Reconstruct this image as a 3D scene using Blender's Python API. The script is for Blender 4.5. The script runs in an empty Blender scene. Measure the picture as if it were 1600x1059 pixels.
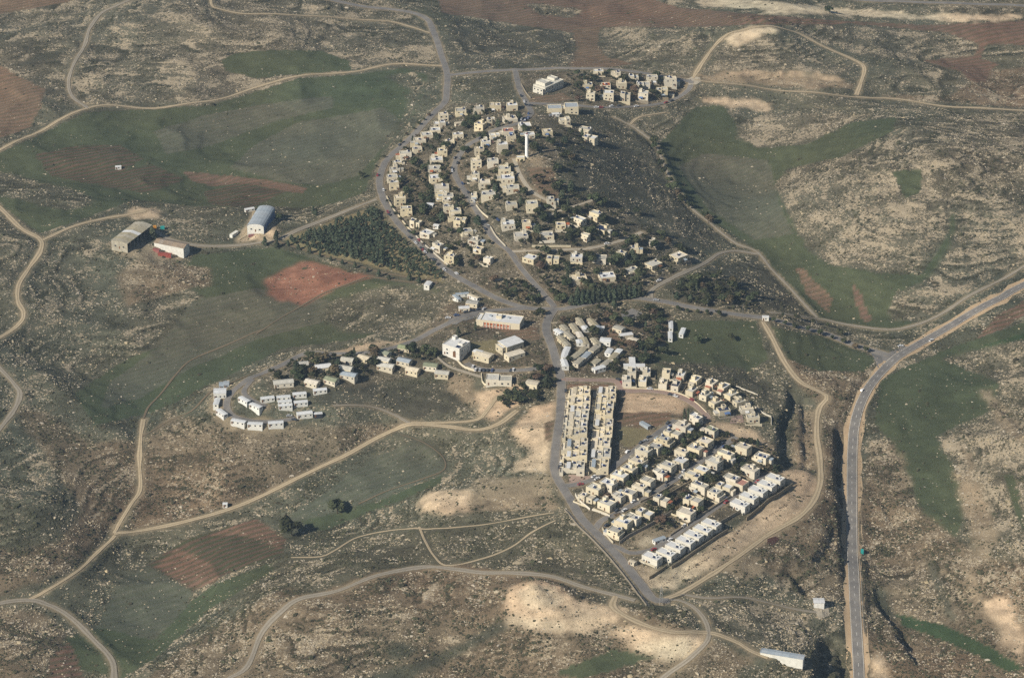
import bpy, math, random
import numpy as np

random.seed(11)
rng = np.random.default_rng(11)
R = math.radians
scene = bpy.context.scene
COL = scene.collection

# ------------------------------------------------------------------ camera, world, sun, exposure
CAM_H, PITCH, FPX = 990.0, 27.5, 4400.0          # metres, degrees below horizon, focal length in photo pixels
W0, H0 = 1600.0, 1059.0
cam_data = bpy.data.cameras.new('camera')
cam = bpy.data.objects.new('camera', cam_data)
COL.objects.link(cam)
cam.location = (0, 0, CAM_H)
cam.rotation_euler = (R(90 - PITCH), 0, 0)
cam_data.sensor_width = 36.0
cam_data.sensor_fit = 'HORIZONTAL'
cam_data.lens = 36.0 * FPX / W0
cam_data.clip_start = 1.0
cam_data.clip_end = 40000.0
scene.camera = cam

SUN_EL, SHADOW_DIR = 35.0, 40.0                  # shadows run towards +x, turned away from the camera
world = bpy.data.worlds.new('World')
scene.world = world
world.use_nodes = True
wn = world.node_tree.nodes
wn.clear()
w_out = wn.new('ShaderNodeOutputWorld')
w_bg = wn.new('ShaderNodeBackground')
w_sky = wn.new('ShaderNodeTexSky')
w_sky.sky_type = 'NISHITA'
w_sky.sun_disc = False
w_sky.sun_elevation = R(SUN_EL)
w_sky.sun_rotation = R(270.0 - SHADOW_DIR)
w_sky.altitude = 600.0
w_bg.inputs['Strength'].default_value = 0.05
world.node_tree.links.new(w_sky.outputs[0], w_bg.inputs[0])
world.node_tree.links.new(w_bg.outputs[0], w_out.inputs[0])

sun_data = bpy.data.lights.new('sun', 'SUN')
sun_data.energy = 5.0
sun_data.angle = R(0.55)
sun_data.color = (1.0, 0.92, 0.80)
sun = bpy.data.objects.new('sun', sun_data)
COL.objects.link(sun)
# a sun lamp shines along its local -Z
sd = np.array([math.cos(R(SHADOW_DIR)) * math.cos(R(SUN_EL)), math.sin(R(SHADOW_DIR)) * math.cos(R(SUN_EL)), -math.sin(R(SUN_EL))])
sun.rotation_euler = (R(90 - SUN_EL), 0, math.atan2(sd[1], sd[0]) - R(90))

scene.view_settings.view_transform = 'Standard'
scene.view_settings.look = 'None'
scene.view_settings.exposure = 0.33
scene.view_settings.gamma = 1.0
scene.view_settings.use_curve_mapping = False
scene.cycles.use_denoising = False
scene.cycles.max_bounces = 5
scene.cycles.diffuse_bounces = 2
scene.cycles.volume_bounces = 0
scene.cycles.use_adaptive_sampling = True
scene.cycles.adaptive_threshold = 0.02

# ------------------------------------------------------------------ pixel of the photograph <-> place on the ground
FW = np.array([0, math.cos(R(PITCH)), -math.sin(R(PITCH))])
UP = np.array([0, math.sin(R(PITCH)), math.cos(R(PITCH))])
CAM = np.array([0, 0, CAM_H])

def ray(px, py):
    px = np.asarray(px, float); py = np.asarray(py, float)
    d = FW[None, :] * FPX + np.outer(px.ravel() - W0 / 2, [1, 0, 0]) - np.outer(py.ravel() - H0 / 2, UP)
    return d

def at_height(px, py, h):
    d = ray(px, py)
    t = (np.asarray(h, float).ravel() - CAM_H) / d[:, 2]
    return d[:, 0] * t, d[:, 1] * t

def project(x, y, z):
    q = np.stack([x, y, z - CAM_H], -1)
    zc = q @ FW
    return W0 / 2 + FPX * q[..., 0] / zc, H0 / 2 - FPX * (q @ UP) / zc

# ------------------------------------------------------------------ noise helpers
def vnoise(x, y, seed=0):
    r = np.random.default_rng(seed)
    T = r.random((256, 256))
    xi = np.floor(x).astype(int); yi = np.floor(y).astype(int)
    fx = x - xi; fy = y - yi
    fx = fx * fx * (3 - 2 * fx); fy = fy * fy * (3 - 2 * fy)
    a = T[xi % 256, yi % 256]; b = T[(xi + 1) % 256, yi % 256]
    c = T[xi % 256, (yi + 1) % 256]; d = T[(xi + 1) % 256, (yi + 1) % 256]
    return (a * (1 - fx) + b * fx) * (1 - fy) + (c * (1 - fx) + d * fx) * fy

def fnoise(x, y, seed=0, octv=4):
    s = np.zeros_like(x); a = 0.5; t = 0
    for k in range(octv):
        s += a * vnoise(x * 2 ** k + 17.3 * k, y * 2 ** k + 9.1 * k, seed + k); t += a; a *= 0.55
    return s / t

def sstep(a, b, x):
    t = np.clip((x - a) / (b - a), 0, 1)
    return t * t * (3 - 2 * t)

# ------------------------------------------------------------------ terrain heights
# (photo x, photo y, height in metres) of the lie of the land
HP = [(400,230,-4),(200,230,-3),(500,170,0),(560,260,0),(300,300,-2),(60,270,-1),(60,180,3),(250,90,12),(120,60,10),(450,60,10),(600,60,6),(690,90,7),
 (700,130,9),(640,220,8),(595,290,5),(620,345,7),(680,405,9),(760,458,12),(868,482,13),(825,248,34),(800,215,31),(850,200,28),(760,215,26),(720,240,19),
 (690,250,14),(712,290,17),(760,360,18),(810,410,16),(780,300,25),(830,300,29),(880,300,25),(860,350,22),(910,350,18),(930,400,14),(1000,400,9),(1060,405,5),
 (1000,330,10),(950,250,17),(1000,260,5),(920,200,18),(830,165,15),(850,130,12),(980,140,9),(1080,128,6),(900,105,7),(760,112,9),(940,70,-2),(1000,25,-10),
 (780,15,-5),(860,75,2),(1190,48,11),(1240,90,4),(1130,100,8),(1300,120,-3),(1150,160,-4),(1400,70,-3),(1300,30,-12),(1560,80,-10),(1500,15,4),(1250,8,4),
 (1100,230,-9),(1150,300,-11),(1220,400,-11),(1300,470,-9),(1350,215,2),(1430,280,16),(1540,260,14),(1400,370,8),(1330,340,10),(1590,380,8),(1480,430,0),
 (1400,500,-5),(1395,558,-2),(1500,500,-3),(1600,440,-2),(1280,520,-1),(1196,497,3),(1100,480,8),(1120,440,5),(1160,560,2),(1080,540,8),(960,540,13),
 (880,590,15),(876,650,16),(868,720,15),(905,807,12),(980,887,10),(1020,935,9),(920,680,15.5),(1000,650,15),(1100,630,11),(1180,655,8),(1060,740,13),(1150,740,9),
 (1210,745,7),(1100,820,9),(1180,800,6),(1270,760,3),(1280,650,2),(1270,600,0),(1240,840,2),(1300,720,1),(1300,830,-1),(1335,620,-4),(1331,700,-6),(1331,800,-7),(1334,900,-9),
 (1340,1010,-11),(1300,940,-6),(1230,900,0),(1290,1030,-13),(1380,900,-12),(1420,700,-12),(1450,620,-9),(1440,820,-13),(1520,760,-3),(1590,700,4),(1590,850,3),(1500,930,-9),(1560,1020,-10),
 (1430,1000,-14),(1600,560,-2),(1100,930,5),(1150,990,3),(1220,1030,0),(1040,985,8),(850,945,12),(900,985,9),(950,1040,-1),(800,890,8),(700,885,5),(700,950,7),
 (600,950,6),(700,1030,-4),(550,1050,-3),(450,1000,3),(400,940,2),(560,870,1),(700,830,4),(820,800,9),(830,740,11),(840,670,13),(800,640,10),(770,610,12),(780,575,15),
 (710,545,15),(785,505,14),(700,500,11),(640,545,12),(560,555,12),(480,560,12),(400,600,12),(350,625,10),(430,660,7),(420,625,12),(500,640,9),(540,600,13),(620,620,6),(700,640,4),
 (640,668,0),(540,712,-5),(420,770,-9),(290,813,-13),(185,835,-16),(600,730,-6),(690,730,0),(520,790,-9),(450,850,-11),(330,880,-15),(230,940,-18),(180,1020,-19),(330,960,-10),(280,1040,-8),
 (300,740,-4),(330,690,2),(220,700,-5),(220,650,-4),(120,700,2),(60,800,2),(100,880,-8),(30,930,-14),(60,1010,-9),(130,600,0),(30,600,4),(30,480,9),(60,380,9),(150,450,4),
 (210,375,8),(270,390,7),(410,345,4),(350,400,2),(470,370,5),(550,350,4),(560,410,5),(450,440,0),(300,480,-2),(340,560,-3),(520,500,2),(630,470,8),(420,520,-2),(250,620,-5)]
HP = np.array(HP, float)
HP[:, 2] *= 1.35
cx, cy = at_height(HP[:, 0], HP[:, 1], HP[:, 2])
ch = HP[:, 2].copy()
# calm anchors round the outside
ax = []; 
for a in np.linspace(0, 2 * math.pi, 28, endpoint=False):
    ax.append((1500 * math.cos(a), 1950 + 1700 * math.sin(a), 4 * math.sin(3 * a)))
ax = np.array(ax)
cx = np.r_[cx, ax[:, 0]]; cy = np.r_[cy, ax[:, 1]]; ch = np.r_[ch, ax[:, 2]]
SC = 300.0
def tps(r):
    return np.where(r > 1e-9, r * r * np.log(np.maximum(r, 1e-9)), 0.0)
n = len(cx)
P = np.stack([np.ones(n), cx / SC, (cy - 1950) / SC], 1)
K = tps(np.hypot(cx[:, None] - cx, cy[:, None] - cy) / SC) + 0.012 * np.eye(n)
A = np.block([[K, P], [P.T, np.zeros((3, 3))]])
sol = np.linalg.solve(A, np.r_[ch, 0, 0, 0])

def axis(lo, hi, step, far_lo, far_hi):
    c = list(np.arange(lo, hi + 0.01, step))
    s = step; v = hi; up = []
    while v < far_hi:
        s *= 1.35; v += s; up.append(v)
    s = step; v = lo; dn = []
    while v > far_lo:
        s *= 1.35; v -= s; dn.append(v)
    return np.array(dn[::-1] + c + up), len(dn), len(c)

STEP = 2.1
gx, ix0, nxf = axis(-560, 560, STEP, -9000, 9000)
gy, iy0, nyf = axis(1340, 2760, STEP, -3000, 12000)
NX, NY = len(gx), len(gy)
GX, GY = np.meshgrid(gx, gy, indexing='ij')
# heights on a coarse grid of the spline, then refined bilinearly
Cx = np.linspace(-1400, 1400, 141); Cy = np.linspace(300, 3700, 171)
MX, MY = np.meshgrid(Cx, Cy, indexing='ij')
qx, qy = MX.ravel(), MY.ravel()
HC = np.zeros(len(qx))
for k in range(0, len(qx), 4000):
    r = np.hypot(qx[k:k + 4000, None] - cx, qy[k:k + 4000, None] - cy) / SC
    HC[k:k + 4000] = tps(r) @ sol[:n] + sol[n] + sol[n + 1] * qx[k:k + 4000] / SC + sol[n + 2] * (qy[k:k + 4000] - 1950) / SC
HC = np.clip(HC.reshape(MX.shape), -40, 60)

def cubic(Hg, u, v):
    """bicubic (Catmull-Rom) sample of a regular grid"""
    iu = np.clip(np.floor(u).astype(int), 1, Hg.shape[0] - 3); iv = np.clip(np.floor(v).astype(int), 1, Hg.shape[1] - 3)
    fu = np.clip(u - iu, 0, 1); fv = np.clip(v - iv, 0, 1)
    def wts(f):
        return [-0.5 * f + f * f - 0.5 * f ** 3, 1 - 2.5 * f * f + 1.5 * f ** 3, 0.5 * f + 2 * f * f - 1.5 * f ** 3, -0.5 * f * f + 0.5 * f ** 3]
    wu, wv = wts(fu), wts(fv)
    out = 0
    for a in range(4):
        for b in range(4):
            out = out + wu[a] * wv[b] * Hg[iu + a - 1, iv + b - 1]
    return out
BASE = cubic(HC, (np.clip(GX, -1390, 1390) + 1400) / 20.0, (np.clip(GY, 310, 3690) - 300) / 20.0)
edge = np.maximum(np.abs(GX) / 1390, np.maximum((GY - 1950) / 1700, (1950 - GY) / 1600))
BASE = BASE * (1 - sstep(0.8, 1.3, edge)) + (-4 + 50 * (fnoise(GX / 900, GY / 900, 5, 3) - 0.5)) * sstep(0.8, 1.3, edge)
HGT = BASE.copy()

def lookup(F, x, y):
    """bilinear sample of a field given on the terrain grid"""
    i = np.clip(np.searchsorted(gx, x) - 1, 0, NX - 2); j = np.clip(np.searchsorted(gy, y) - 1, 0, NY - 2)
    fx = np.clip((x - gx[i]) / (gx[i + 1] - gx[i]), 0, 1); fy = np.clip((y - gy[j]) / (gy[j + 1] - gy[j]), 0, 1)
    return (F[i, j] * (1 - fx) + F[i + 1, j] * fx) * (1 - fy) + (F[i, j + 1] * (1 - fx) + F[i + 1, j + 1] * fx) * fy

def ground(px, py, F=None):
    """where the sight line through a photo pixel meets the terrain"""
    F = HGT if F is None else F
    px = np.atleast_1d(np.asarray(px, float)); py = np.atleast_1d(np.asarray(py, float))
    h = np.zeros(len(px))
    for k in range(14):
        x, y = at_height(px, py, h)
        h = 0.4 * h + 0.6 * lookup(F, x, y)
    x, y = at_height(px, py, h)
    return x, y, lookup(F, x, y)

def smooth_line(pts, step):
    """Catmull-Rom through plan points, resampled evenly"""
    p = np.array(pts, float)
    if len(p) == 2:
        q = p
    else:
        e = np.vstack([2 * p[0] - p[1], p, 2 * p[-1] - p[-2]])
        out = []
        for k in range(1, len(e) - 2):
            for t in np.linspace(0, 1, 14, endpoint=False):
                a, b, c, d = e[k - 1], e[k], e[k + 1], e[k + 2]
                out.append(0.5 * (2 * b + (c - a) * t + (2 * a - 5 * b + 4 * c - d) * t * t + (-a + 3 * b - 3 * c + d) * t ** 3))
        out.append(p[-1]); q = np.array(out)
    s = np.r_[0, np.cumsum(np.hypot(*np.diff(q, axis=0).T))]
    m = max(2, int(s[-1] / step) + 1)
    t = np.linspace(0, s[-1], m)
    return np.stack([np.interp(t, s, q[:, 0]), np.interp(t, s, q[:, 1])], 1)

def line_dist(line, pad):
    """signed distance (positive on the right hand of the line) of nearby grid points; also the position along it 0..1"""
    D = np.full((NX, NY), 1e6); S = np.zeros((NX, NY)); T = np.zeros((NX, NY))
    seg = np.r_[0, np.cumsum(np.hypot(*np.diff(line, axis=0).T))]
    for k in range(len(line) - 1):
        a, b = line[k], line[k + 1]
        i0, i1 = np.searchsorted(gx, [min(a[0], b[0]) - pad, max(a[0], b[0]) + pad]); j0, j1 = np.searchsorted(gy, [min(a[1], b[1]) - pad, max(a[1], b[1]) + pad])
        if i1 <= i0 or j1 <= j0: continue
        X = GX[i0:i1, j0:j1] - a[0]; Y = GY[i0:i1, j0:j1] - a[1]
        d = b - a; L2 = d @ d
        t = np.clip((X * d[0] + Y * d[1]) / L2, 0, 1)
        ex, ey = X - t * d[0], Y - t * d[1]
        r = np.hypot(ex, ey)
        sg = np.sign(X * d[1] - Y * d[0])
        m = r < D[i0:i1, j0:j1]
        D[i0:i1, j0:j1][m] = r[m]; S[i0:i1, j0:j1][m] = sg[m]; T[i0:i1, j0:j1][m] = ((seg[k] + t * (seg[k + 1] - seg[k])) / seg[-1])[m]
    return D, S, T

# scarps: rock cuts where the ground drops on the right-hand side of a line (drawn away from or towards the camera)
# (photo polyline, drop, width of the face, length over which the drop fades out again)
SCARPS = [
 ([(1303,642),(1302,680),(1301,720),(1303,760),(1306,800),(1311,835),(1316,880)][::-1], 8.5, 4.0, 26.0),
 ([(1225,600),(1226,630),(1213,655),(1212,690),(1222,728)][::-1], 9.0, 5.0, 30.0),
 ([(1247,605),(1249,640),(1251,690),(1253,728)][::-1], 4.5, 2.5, 16.0),
 ([(1296,992),(1284,1000),(1272,1015),(1268,1060),(1268,1090)][::-1], 9.0, 5.0, 40.0),
 ([(1301,1000),(1306,1030),(1312,1075)][::-1], 6.0, 4.0, 30.0),
 ([(1362,905),(1366,935),(1385,965),(1405,990),(1425,1020)][::-1], 5.0, 4.0, 26.0),
 ([(1222,890),(1240,915),(1252,935)][::-1], 3.5, 4.0, 22.0),
 ([(1296,806),(1290,830),(1278,855),(1262,880)][::-1], 4.5, 3.5, 22.0),
 ([(1366,768),(1377,790),(1395,818)][::-1], 3.0, 3.0, 18.0),
 ([(1392,985),(1410,1010),(1432,1045)][::-1], 4.0, 3.5, 20.0),
 ([(1470,900),(1490,930),(1515,965)][::-1], 3.0, 3.5, 18.0),
 ([(1545,620),(1570,650),(1600,690)][::-1], 3.0, 4.0, 20.0),
 ([(1240,170),(1300,176),(1385,184)], 2.5, 3.0, 14.0),
 ([(1150,117),(1240,120),(1325,130)], 4.0, 3.0, 16.0),
]
for pts, drop, wd, fade in SCARPS:
    p = np.array(pts, float)
    x, y, _ = ground(p[:, 0], p[:, 1], BASE)
    ln = smooth_line(np.stack([x, y], 1), 3.0)
    D, S, T = line_dist(ln, fade * 3)
    d = D * S
    ends = sstep(0, 0.16, T) * sstep(0, 0.16, 1 - T)
    wob = 1 + 0.5 * (fnoise(GX / 9, GY / 9, 31, 2) - 0.5)
    HGT -= np.where(D < 1e5, 0.8 * drop * wob * ends * sstep(0, wd, d) * np.exp(-np.maximum(d - wd, 0) / fade), 0)

# ------------------------------------------------------------------ roads and tracks (photo polylines, width in metres)
# name, material key, width, polyline, label
ROADS = [
 ('highway','asphalt',7.4,[(1720,380),(1600,446),(1560,467),(1500,501),(1450,530),(1402,558),(1368,592),(1347,625),(1336,660),(1332,700),(1331,760),(1331,830),(1334,900),(1338,980),(1342,1059),(1346,1160)],'two-lane grey highway with sandy shoulders passing east of the settlement'),
 ('road','asphalt',6.6,[(1392,556),(1340,541),(1290,523),(1240,508),(1196,497),(1140,490),(1080,480),(1030,470),(985,466),(930,473),(888,481),(866,483)],'tree-lined asphalt access road from the highway to the central junction'),
 ('road','asphalt',6.4,[(866,483),(820,481),(770,463),(720,436),(680,406),(650,377),(620,346),(601,316),(593,285),(600,258),(613,242),(632,225),(650,207),(675,180),(695,160),(698,140),(699,120),(696,105),(688,82),(677,50),(669,33),(650,22),(612,15),(520,0),(430,-18)],'long asphalt road curving round the outer foot of the hill'),
 ('road','asphalt',5.6,[(700,118),(760,112),(800,110),(860,108),(905,107),(950,108),(1000,114),(1050,122),(1080,127)],'straight pale road along the top of the northern loop'),
 ('road','asphalt',5.6,[(805,111),(812,140),(822,160),(830,178),(815,190),(790,198),(776,202),(760,210),(745,219),(730,229),(716,246),(710,262),(712,276),(720,290),(730,305),(738,318),(750,338),(758,351),(766,367),(781,381),(797,394),(810,413),(830,438),(850,459),(866,480)],'inner ring street curving between the two hillside house rows'),
 ('road','asphalt',5.2,[(1080,127),(1077,140),(1060,153),(1030,162),(990,167),(940,168),(900,165),(860,163),(824,162)],'lower street of the northern loop with brick pavement'),
 ('road','asphalt',7.0,[(866,483),(856,500),(854,517),(862,540),(869,562),(876,588),(877,617),(875,655),(868,705),(867,735),(879,762),(892,782),(908,809),(931,833),(956,858),(981,887),(1001,912),(1021,935),(1046,938)],'main asphalt street running down past the terraced blocks'),
 ('road','paver',6.2,[(877,593),(920,594),(962,596),(974,610),(1010,611),(1040,614),(1065,621),(1085,632),(1100,645),(1107,655)],'pink paved street curving in front of the new house rows'),
 ('road','asphalt',5.4,[(878,760),(900,757),(922,751),(946,739),(976,716),(1010,690),(1040,668),(1056,657)],'paved street between terraced blocks and the first villa row'),
 ('road','asphalt',5.2,[(929,829),(940,813),(960,804),(985,790),(1012,777),(1045,755),(1085,729),(1110,709),(1140,690),(1150,683)],'middle villa street climbing between two rows of cream houses'),
 ('road','asphalt',4.6,[(951,852),(962,853),(985,864),(1006,862),(1025,856),(1050,839),(1080,818),(1100,806),(1120,792),(1140,779),(1160,766),(1180,753),(1200,741)],'narrow street behind the white duplex houses'),
 ('road','asphalt',5.4,[(826,482),(790,484),(757,487),(730,492),(700,505),(672,520),(645,534),(600,546),(560,551),(520,553),(480,553),(440,570),(400,588),(375,602),(358,618),(354,634),(361,649),(380,656),(410,659),(440,658),(462,653)],'asphalt lane from the school to the white trailer loop'),
 ('road','asphalt',4.2,[(394,593),(382,606),(383,616),(398,627),(416,636)],'short inner lane of the trailer loop'),
 ('road','asphalt',5.6,[(869,570),(838,576),(800,579),(765,579),(742,575),(728,567)],'curved lane with parked cars below the public buildings'),
 ('dirt_track','track',3.2,[(1720,345),(1600,416),(1540,449),(1500,471),(1470,492),(1430,508),(1390,515),(1330,509),(1280,499),(1240,493),(1202,486)],'sandy track running beside the highway and the access road'),
 ('dirt_track','sand',4.0,[(-60,262),(0,235),(60,208),(135,170),(180,165),(260,168),(330,158),(400,137),(470,117),(550,113),(620,100),(691,103)],'long pale dirt track across the far valley edge'),
 ('dirt_track','track',4.4,[(137,169),(113,152),(107,130),(112,108),(122,88),(133,70),(140,45),(158,22),(185,8),(240,-8)],'winding track climbing the rocky far slope'),
 ('dirt_track','sand',3.0,[(329,-10),(331,8),(345,15),(400,22),(520,27),(600,33),(640,42),(672,52)],'thin dirt track joining the outer road near its top bend'),
 ('dirt_track','sand',5.0,[(-40,290),(0,325),(30,355),(62,373),(63,392),(45,420),(29,445),(28,470),(37,490),(26,511),(-30,545)],'wide sandy track winding beside the farm slope'),
 ('dirt_track','sand',4.2,[(66,375),(110,355),(160,343),(200,335),(228,330)],'sandy track leading up to the farm mound'),
 ('dirt_track','track',5.0,[(-30,545),(0,575),(24,603),(31,619),(17,648),(-30,712)],'grey track bend at the edge of the western slope'),
 ('dirt_track','sand',4.0,[(178,832),(192,806),(206,786),(219,765),(218,720),(220,680),(224,655)],'sandy track climbing from the valley fork to the green fields'),
 ('dirt_track','brown',2.0,[(224,655),(232,636),(252,615),(274,586),(300,562),(352,540),(410,515)],'faint brown track continuing up to the green fields'),
 ('dirt_track','brown',1.8,[(222,681),(262,660),(300,640),(330,612),(355,600),(400,582)],'faint dirt path rising to the trailer loop'),
 ('dirt_track','sand',4.8,[(178,834),(230,828),(290,815),(350,798),(420,770),(490,735),(540,710),(590,685),(640,664),(700,667),(745,672),(780,661),(808,641)],'long straight sandy track below the trailer spur'),
 ('dirt_track','sand',3.4,[(180,838),(150,865),(120,893),(86,915),(45,936)],'narrow dirt track descending from the valley fork'),
 ('dirt_track','track',5.0,[(-60,962),(-10,945),(40,937),(85,949),(120,974),(150,1004),(174,1030),(178,1060),(172,1130)],'grey gravel road crossing the lowest valley corner'),
 ('dirt_track','track',5.0,[(300,1110),(350,1064),(385,1042),(408,992),(440,952),(470,935),(530,922),(590,898),(650,888),(690,887),(750,893),(800,895),(862,901),(912,917),(962,930),(992,938)],'grey gravel road sweeping over the near ridge'),
 ('dirt_track','sand',5.6,[(962,931),(958,948),(985,967),(1025,981),(1062,988),(1104,987),(1150,1002),(1172,1016),(1200,1030)],'wide sandy track rounding the scrub island near the quarry pad'),
 ('dirt_track','track',4.6,[(1040,937),(1060,938),(1083,948),(1100,967),(1107,986),(1104,1002),(1075,1030),(1040,1056),(1000,1090)],'gravel track curving down behind the mast'),
 ('dirt_track','sand',5.0,[(1192,503),(1208,530),(1226,566),(1250,596),(1284,613),(1292,624),(1279,642),(1276,680),(1281,720),(1280,762),(1256,801),(1200,836),(1150,872),(1100,905),(1060,928),(1036,936)],'sandy security track round the eastern edge of the villas'),
 ('dirt_track','sand',3.6,[(1085,125),(1120,130),(1200,140),(1300,148),(1400,155),(1500,168),(1600,173),(1700,178)],'straight dirt track leading out from the northern loop'),
 ('dirt_track','sand',4.6,[(1083,122),(1098,98),(1120,70),(1140,53),(1165,45),(1220,42),(1252,56),(1290,75),(1330,92),(1350,106),(1345,130),(1338,149)],'pale track climbing round the bulldozed hilltop'),
 ('dirt_track','track',2.7,[(958,181),(985,196),(1008,213),(1026,229),(1050,285),(1078,322),(1110,350),(1150,380),(1185,396),(1210,425),(1240,457),(1277,497)],'dirt track following the tree line down the green valley'),
 ('dirt_track','sand',2.8,[(985,195),(995,185),(1012,180),(1040,177)],'short pale track branching above the valley'),
 ('dirt_track','track',5.2,[(1016,466),(1020,452),(1050,435),(1085,419),(1108,407),(1125,396),(1150,393),(1186,398)],'access track along the eastern apartment row'),
 ('road','concrete',4.8,[(918,389),(950,382),(980,373),(1003,364)],'pale concrete cul-de-sac among trees on the hill'),
 ('road','concrete',4.2,[(798,393),(830,392),(870,391),(918,389)],'short concrete street below a stone retaining wall'),
 ('road','concrete',4.0,[(803,248),(812,272),(825,293),(838,304),(862,318)],'steep concrete lane running down from the water tower'),
 ('road','concrete',3.6,[(857,337),(885,326),(905,320),(930,313)],'short concrete lane behind the eastern hill houses'),
 ('dirt_track','track',5.0,[(588,312),(540,330),(490,351),(440,371),(400,381),(340,385),(300,383),(262,372),(240,360)],'grey farm road passing the hangar to the barn'),
 ('dirt_track','sand',3.6,[(424,377),(400,360),(395,345),(398,332),(390,360),(372,376)],'sandy yard lane beside the grey hangar'),
 ('dirt_track','brown',3.2,[(428,377),(500,399),(560,416),(620,431),(684,443)],'brown firebreak track under the pine plantation'),
 ('dirt_track','brown',1.8,[(575,433),(540,445),(500,462),(450,490),(400,522)],'red earth path skirting the bare red patch'),
 ('dirt_track','brown',2.8,[(575,433),(610,437),(650,442),(676,433)],'red earth path to the white trailer'),
 ('dirt_track','sand',2.0,[(455,872),(500,868),(522,860),(560,840),(620,828),(700,822),(800,812),(866,800)],'old dirt terrace track across the near slope'),
 ('dirt_track','sand',2.0,[(655,823),(664,845),(678,868),(700,884),(755,872),(800,855),(830,832),(868,812)],'looping dirt path joining the ridge road'),
 ('dirt_track','track',2.6,[(520,633),(560,633),(590,638),(620,651),(642,662)],'thin dark track below the trailers'),
 ('dirt_track','sand',3.4,[(642,660),(700,660),(745,656),(762,640),(780,618),(800,608)],'sandy construction track up to the long public building'),
 ('dirt_track','brown',1.3,[(625,680),(660,690),(690,712),(694,732),(660,748),(600,768),(560,790)],'faint brown path circling the green valley field'),
 ('road','asphalt',6.5,[(1180,-16),(1290,-6),(1400,2),(1500,5),(1600,10),(1760,17)],'far highway skirting the pale limestone slope'),
 ('dirt_track','track',2.8,[(1060,928),(1110,934),(1160,932),(1200,942),(1240,952),(1275,958)],'gravel drive leading to the corrugated shed'),
]
# broad folds and gullies of the hills, and heaps of spoil
fold = fnoise(GX / 150, GY / 150, 21, 3) - 0.5
rid = 1 - np.abs(2 * fnoise(GX / 85 + 0.3 * fold, GY / 85, 26, 2) - 1)
PX0, PY0 = project(GX, GY, HGT)
calm = np.clip(1 - np.exp(-((PX0 - 1040) / 190) ** 2 - ((PY0 - 740) / 170) ** 2) - np.exp(-((PX0 - 820) / 230) ** 2 - ((PY0 - 280) / 170) ** 2), 0.12, 1)
HGT += calm * (19 * fold + 9 * (rid - 0.6))
for mx, my, mr, mh in ((842,934,17,7.5),(800,950,14,2.5),(690,784,14,4.0),(715,790,12,2.0),(1025,1000,18,5.0),(1070,1010,16,2.0),(835,700,22,3.0),(1190,54,34,12.0),(1430,290,75,10.0),(215,333,14,2.5),(1290,900,20,3.0),(1160,900,14,2.0)):
    x, y, _ = ground(mx, my); HGT += mh * np.exp(-((GX - x[0]) ** 2 + (GY - y[0]) ** 2) / (2 * mr ** 2)) * (1 + 0.5 * (fnoise(GX / 8, GY / 8, 29, 2) - 0.5))
ROAD_GEO = []
NEAR = np.full((NX, NY), 60.0)          # metres to the edge of the closest road
VERGE = np.full((NX, NY), 60.0)         # the same for roads with worn verges
for nm, mt, wd, pts, lab in ROADS:
    p = np.array(pts, float)
    x, y, _ = ground(p[:, 0], p[:, 1])
    ROAD_GEO.append(smooth_line(np.stack([x, y], 1), 4.0))
HS = HGT.copy()
HW = np.zeros((NX, NY)); HA = np.zeros((NX, NY))
for (nm, mt, wd, pts, lab), ln in zip(ROADS, ROAD_GEO):
    hz = lookup(HS, ln[:, 0], ln[:, 1])
    k = np.ones(9) / 9
    hz2 = np.convolve(np.pad(hz, 4, mode='edge'), k, mode='valid')
    D, S, T = line_dist(ln, wd / 2 + 12)
    m = D < 1e5
    tgt = np.interp(T[m] * (len(ln) - 1), np.arange(len(ln)), hz2)
    w = 1 - sstep(wd / 2 + 1.8, wd / 2 + 8, D[m])
    HA[m] += tgt * w * w; HW[m] += w * w
    NEAR[m] = np.minimum(NEAR[m], D[m] - wd / 2)
    if mt not in ('brown',) and wd > 2.5: VERGE[m] = np.minimum(VERGE[m], D[m] - wd * (0.38 if mt in ('sand', 'track') else 0.5))
blend = np.clip(HW, 0, 1)
HGT = np.where(HW > 1e-6, HGT * (1 - blend) + blend * HA / np.maximum(HW, 1e-6), HGT)
# small relief away from roads and village
URB_PX = [(590,300),(600,240),(690,165),(710,105),(900,98),(1090,112),(1085,160),(980,200),(1010,300),(1110,390),(1090,430),(1030,470),(1195,490),(1060,560),(1200,640),(1240,740),(1180,810),(1030,900),(960,890),(870,770),(840,640),(760,610),(560,610),(420,680),(325,650),(330,590),(480,540),(650,500),(740,470),(620,370)]
def poly_mask(poly, X, Y):
    p = np.array(poly, float); m = np.zeros(X.shape, bool)
    j = len(p) - 1
    for i in range(len(p)):
        xi, yi, xj, yj = p[i, 0], p[i, 1], p[j, 0], p[j, 1]
        if yi != yj:
            m ^= ((yi > Y) != (yj > Y)) & (X < (xj - xi) * (Y - yi) / (yj - yi) + xi)
        j = i
    return m

def blur(M, r):
    k = np.exp(-0.5 * (np.arange(-2 * r, 2 * r + 1) / max(r * 0.8, 0.5)) ** 2); k /= k.sum()
    M = np.apply_along_axis(lambda v: np.convolve(np.pad(v, 2 * r, mode='edge'), k, 'valid'), 0, M)
    return np.apply_along_axis(lambda v: np.convolve(np.pad(v, 2 * r, mode='edge'), k, 'valid'), 1, M)

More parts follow.
